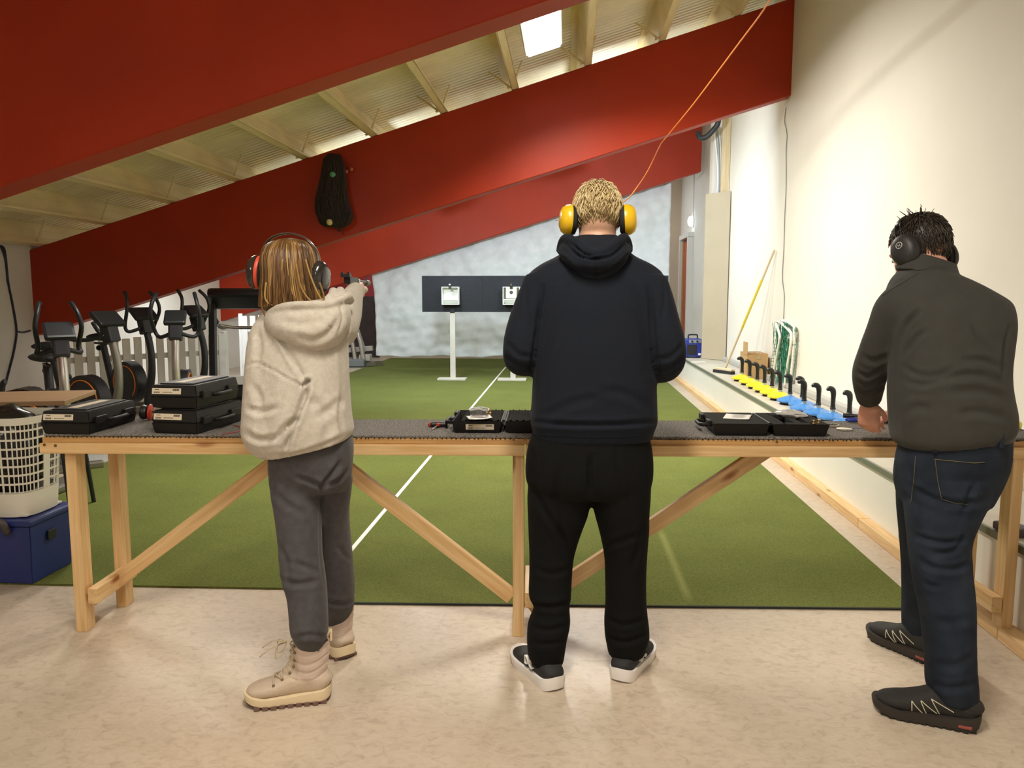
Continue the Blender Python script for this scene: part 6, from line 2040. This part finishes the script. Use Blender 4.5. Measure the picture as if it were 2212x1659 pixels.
    # jeans
    me = union([rings_vf(hip, power=2.4), rings_vf(nl), rings_vf(fl)], .0072, 6)
    ripple(me, .004, 11, 14)
    folds(me, [([(2130, 1080), (2080, 1090), (2020, 1080), (1960, 1050)], .010, 10), ([(2110, 1040), (2090, 1080), (2080, 1120)], .008, 9), ([(1965, 1150), (1990, 1162), (2040, 1172), (2082, 1165)], .009, 8), ([(1975, 1200), (2010, 1225), (2060, 1230), (2090, 1220)], .009, 9), ([(1985, 1245), (2000, 1262), (2030, 1268)], .007, 8),
               ([(2085, 1155), (2060, 1190), (2010, 1195)], .008, 8), ([(2100, 1330), (2060, 1345), (2010, 1338)], .004, 12), ([(2100, 1420), (2060, 1440), (2010, 1430)], .005, 12), ([(2004, 1470), (2050, 1488), (2104, 1478)], .006, 10), ([(1950, 1010), (1965, 1060), (1975, 1100)], .006, 10)])
    jn = skinned('jeans', me, JEANS, root)
    tj = bvh(jn)
    ST = M('denim_stitch', (.16, .13, .06), .7)
    line_on(tj, [(1985, 958), (2050, 966), (2110, 966), (2165, 960)], .0009, 'waist_stitch', ST, jn)
    line_on(tj, [(2018, 992), (2060, 996), (2105, 1000), (2128, 998)], .0012, 'pocket_stitch', ST, jn)
    line_on(tj, [(2020, 994), (2026, 1040), (2034, 1078), (2060, 1086), (2090, 1090)], .0008, 'pocket_stitch', ST, jn)
    line_on(tj, [(1978, 985), (1974, 1040), (1968, 1085)], .0008, 'side_stitch', ST, jn)
    # belt and loops
    belt = limb_vf([(2062, 948, 2.73, 109), (2062, 936, 2.73, 109)], n=40, k=1)
    me = union([rings_vf([(2063, 951, 110, .152, 2.73, .10), (2063, 938, 109, .151, 2.73, .10)], power=2.4, k=2)], .006, 1)
    skinned('belt', me, M('belt_black', (.012, .011, .010), .5), root)
    for (x, y) in ((2020, 955), (2158, 944)):
        p = surf(tj, x, y + 14, .006)
        if p is not None:
            B().box(p + Vector((0, -.004, .012)), (.014, .008, .05), rot=Matrix.Rotation(YAW, 4, 'Z'), bev=.002).build('belt_loop', JEANS, jn)
    # shoes
    for heel, toe, L in (((1.335, 2.505), (1.055, 2.615), .30), ((1.415, 2.955), (1.265, 3.205), .295)):
        a = math.atan2(toe[1] - heel[1], toe[0] - heel[0])
        sh, M4, uo = shoe(root, (heel[0], heel[1], 0), a, L, .108, 'trail')
        # zigzag lines on the outer (camera) side
        us = bvh(uo)
        inv = M4.inverted()
        WL = M('zigzag_white', (.62, .58, .45), .5)
        for s_ in (1, -1):
            def onside(f_, z):
                o_ = M4 @ Vector((f_ * L, s_ * .2, z)); d_ = (M4.to_3x3() @ Vector((0, -s_, 0)))
                h = us.ray_cast(o_, d_)
                return None if h[0] is None else h[0] + h[1] * .0008
            for tri in (((.64, .042), (.645, .074), (.52, .034)), ((.56, .080), (.50, .040)), ((.555, .081), (.40, .046)), ((.46, .092), (.375, .046)), ((.46, .092), (.24, .062))):
                pts = []
                for (f0, z0), (f1, z1) in zip(tri[:-1], tri[1:]):
                    for k in range(8):
                        p = onside(f0 + (f1 - f0) * k / 7, z0 + (z1 - z0) * k / 7)
                        if p is not None: pts.append(p)
                if len(pts) > 2:
                    B().tube(pts, .0016, n=5, smooth=1).build('zigzag_line', WL, sh)
        B().box(M4 @ Vector((.13 * L, .0475, .022)), (.04, .012, .012), rot=a, bev=.004).build('heel_mark', M('heel_red', (.30, .07, .06), .5), sh)
        B().box(M4 @ Vector((.38 * L, .018, .128)), (.016, .006, .014), rot=a + .3, bev=.001).build('tongue_label', M('logo_white', (.8, .8, .78), .5), sh)
        lb = B()
        for k in range(4):
            f_ = .42 + k * .05
            lb.tube([M4 @ Vector((f_ * L, -.022, .102 - k * .009)), M4 @ Vector((f_ * L + .008, 0, .110 - k * .009)), M4 @ Vector(((f_ + .03) * L, .022, .100 - k * .009))], .0026, n=5, smooth=3)
        lb.build('laces', M('lace_brown', (.10, .07, .05), .7), sh, smooth=True)
    # hair
    HM = hair_mat('dark_hair', (.012, .009, .007), (.035, .026, .018), (.12, .095, .06), .45)
    rs = np.random.RandomState(41)
    capV, capF = ell_vf((0, 0, 0), (.081, .103, .104), None, 16)
    ks = {i for i, v in enumerate(capV) if (v[2] > .01 + .35 * v[1] or (v[1] < -.01 and v[2] > -.068))}
    cap = tvf((capV, [f for f in capF if all(i in ks for i in f)]), hm @ Matrix.Translation((0, -.008, .024)))
    base_c = np.array([0, -.008, .024]); rr = np.array([.081, .103, .105])
    st = []
    while len(st) < 1400:
        d = rs.normal(size=3); d /= np.linalg.norm(d)
        p = base_c + d * rr
        if not (p[2] > .035 + .5 * max(p[1], -.02) or (p[1] < -.005 and p[2] > -.066)): continue
        if p[1] > .06 and p[2] < .07: continue
        nrm = d / rr; nrm /= np.linalg.norm(nrm)
        crown = np.array([0, -.05, .13]); fl_ = p - crown; fl_ -= nrm * (fl_ @ nrm); fl_ /= (np.linalg.norm(fl_) + 1e-6)
        spike = d[2] > .80 and d[1] < .15 and rs.rand() < .10
        L = rs.uniform(.022, .038) if spike else rs.uniform(.014, .03)
        q = p.copy(); pts, rad = [], []
        for k in range(5):
            u = k / 4
            pts.append(q.copy()); rad.append((.0022 * (1 - .8 * u) + .0003,) * 2)
            dirv = (nrm * 1.0 + rs.normal(size=3) * .25 + fl_ * .2) if spike else (fl_ + nrm * (.35 - .4 * u) + np.cross(nrm, fl_) * rs.uniform(-.3, .3))
            q = q + dirv / np.linalg.norm(dirv) * L / 4
        st.append(([tuple(hm @ Vector(tuple(x))) for x in pts], rad, float(np.clip(.35 + rs.normal() * .25, 0, 1))))
    strands_obj('hair', st, HM, root, n=4, base=(cap[0], cap[1], .2))
    CUPD = M('muff_black_matt', (.018, .017, .018), .5)
    t, cups = muffs(hm, 'matt black ear muffs with a round white emblem on the dark-haired head', CUPD, RUBBER, None, size=(.046, .056, .034), cx=.090, cz=-.022, tilt=R(-2), lift=.132, wire=True, band_mat=M('band_black', (.012, .012, .014), .35))
    for (cup, L4, d) in cups:
        em = M('emblem_grey', (.55, .56, .55), .5)
        c = L4 @ Matrix.Translation((.014, 0, d + .0005))
        ring = [c @ Vector((.011 * math.cos(k * .3142), .011 * math.sin(k * .3142), 0)) for k in range(21)]
        eo = B().tube(ring, .0013, n=5, smooth=1).build('emblem_ring', em, cup)
        text_obj('emblem_letter', 'H', .014, em, c @ Matrix.Rotation(R(90), 4, 'Z'), eo, ext=.0008)
    # pistol lying under the hands
    p = onz(1905, 915, TZ)
    g = thing('air_pistol', (p[0], p[1], TZ), 'dark pistol held down on the carpet by the bending person', 'pistol', 'air pistols')
    z = TZ
    B().cyl((p[0] - .14, p[1] + .08, z + .022), (p[0] + .13, p[1] - .01, z + .018), .010, n=12).build('barrel', BLACKM, g, smooth=40)
    B().cyl((p[0] - .10, p[1] + .05, z + .014), (p[0] + .04, p[1] + .0, z + .014), .0135, n=12).build('air_cylinder', BLACKM, g, smooth=40)
    B().box((p[0] + .06, p[1] + .02, z + .02), (.14, .03, .036), rot=R(-18), bev=.004).build('receiver', BLACKM, g)
    V, Fc = tube_vf(*_sp([(p[0] + .09, p[1] + .01, z + .02), (p[0] + .11, p[1] - .05, z + .022), (p[0] + .13, p[1] - .10, z + .022)], [(.018, .016), (.022, .018), (.02, .016)]), 12)
    mesh_obj('grip', V, Fc, M('grip_brown', (.12, .06, .03), .5), g, smooth=True)
    B().cyl((p[0] + .09, p[1] + .03, z + .045), (p[0] + .10, p[1] + .028, z + .045), .012, n=14).build('adjuster', BRASS, g)
    q = onz(1850, 908, TZ + .01)
    t = thing('blue_grip_tool', (q[0], q[1], TZ), 'pliers-like tool with blue grips beside the bending hands', 'tool')
    for s_, m_ in ((-.006, M('grip_blue', (.02, .05, .38), .4)), (.010, M('grip_blue', (.02, .05, .38), .4))):
        B().tube([(q[0] - .04, q[1] + s_ * 1.6, TZ + .010), (q[0] - .01, q[1] + s_ * 2, TZ + .012), (q[0] + .03, q[1] + s_, TZ + .010)], [.006, .007, .005], n=8).build('handle', m_, t, smooth=True)
    B().box((q[0] + .045, q[1] + .002, TZ + .008), (.04, .014, .010), bev=.003).build('jaw', BLACKM, t)
person_dark()
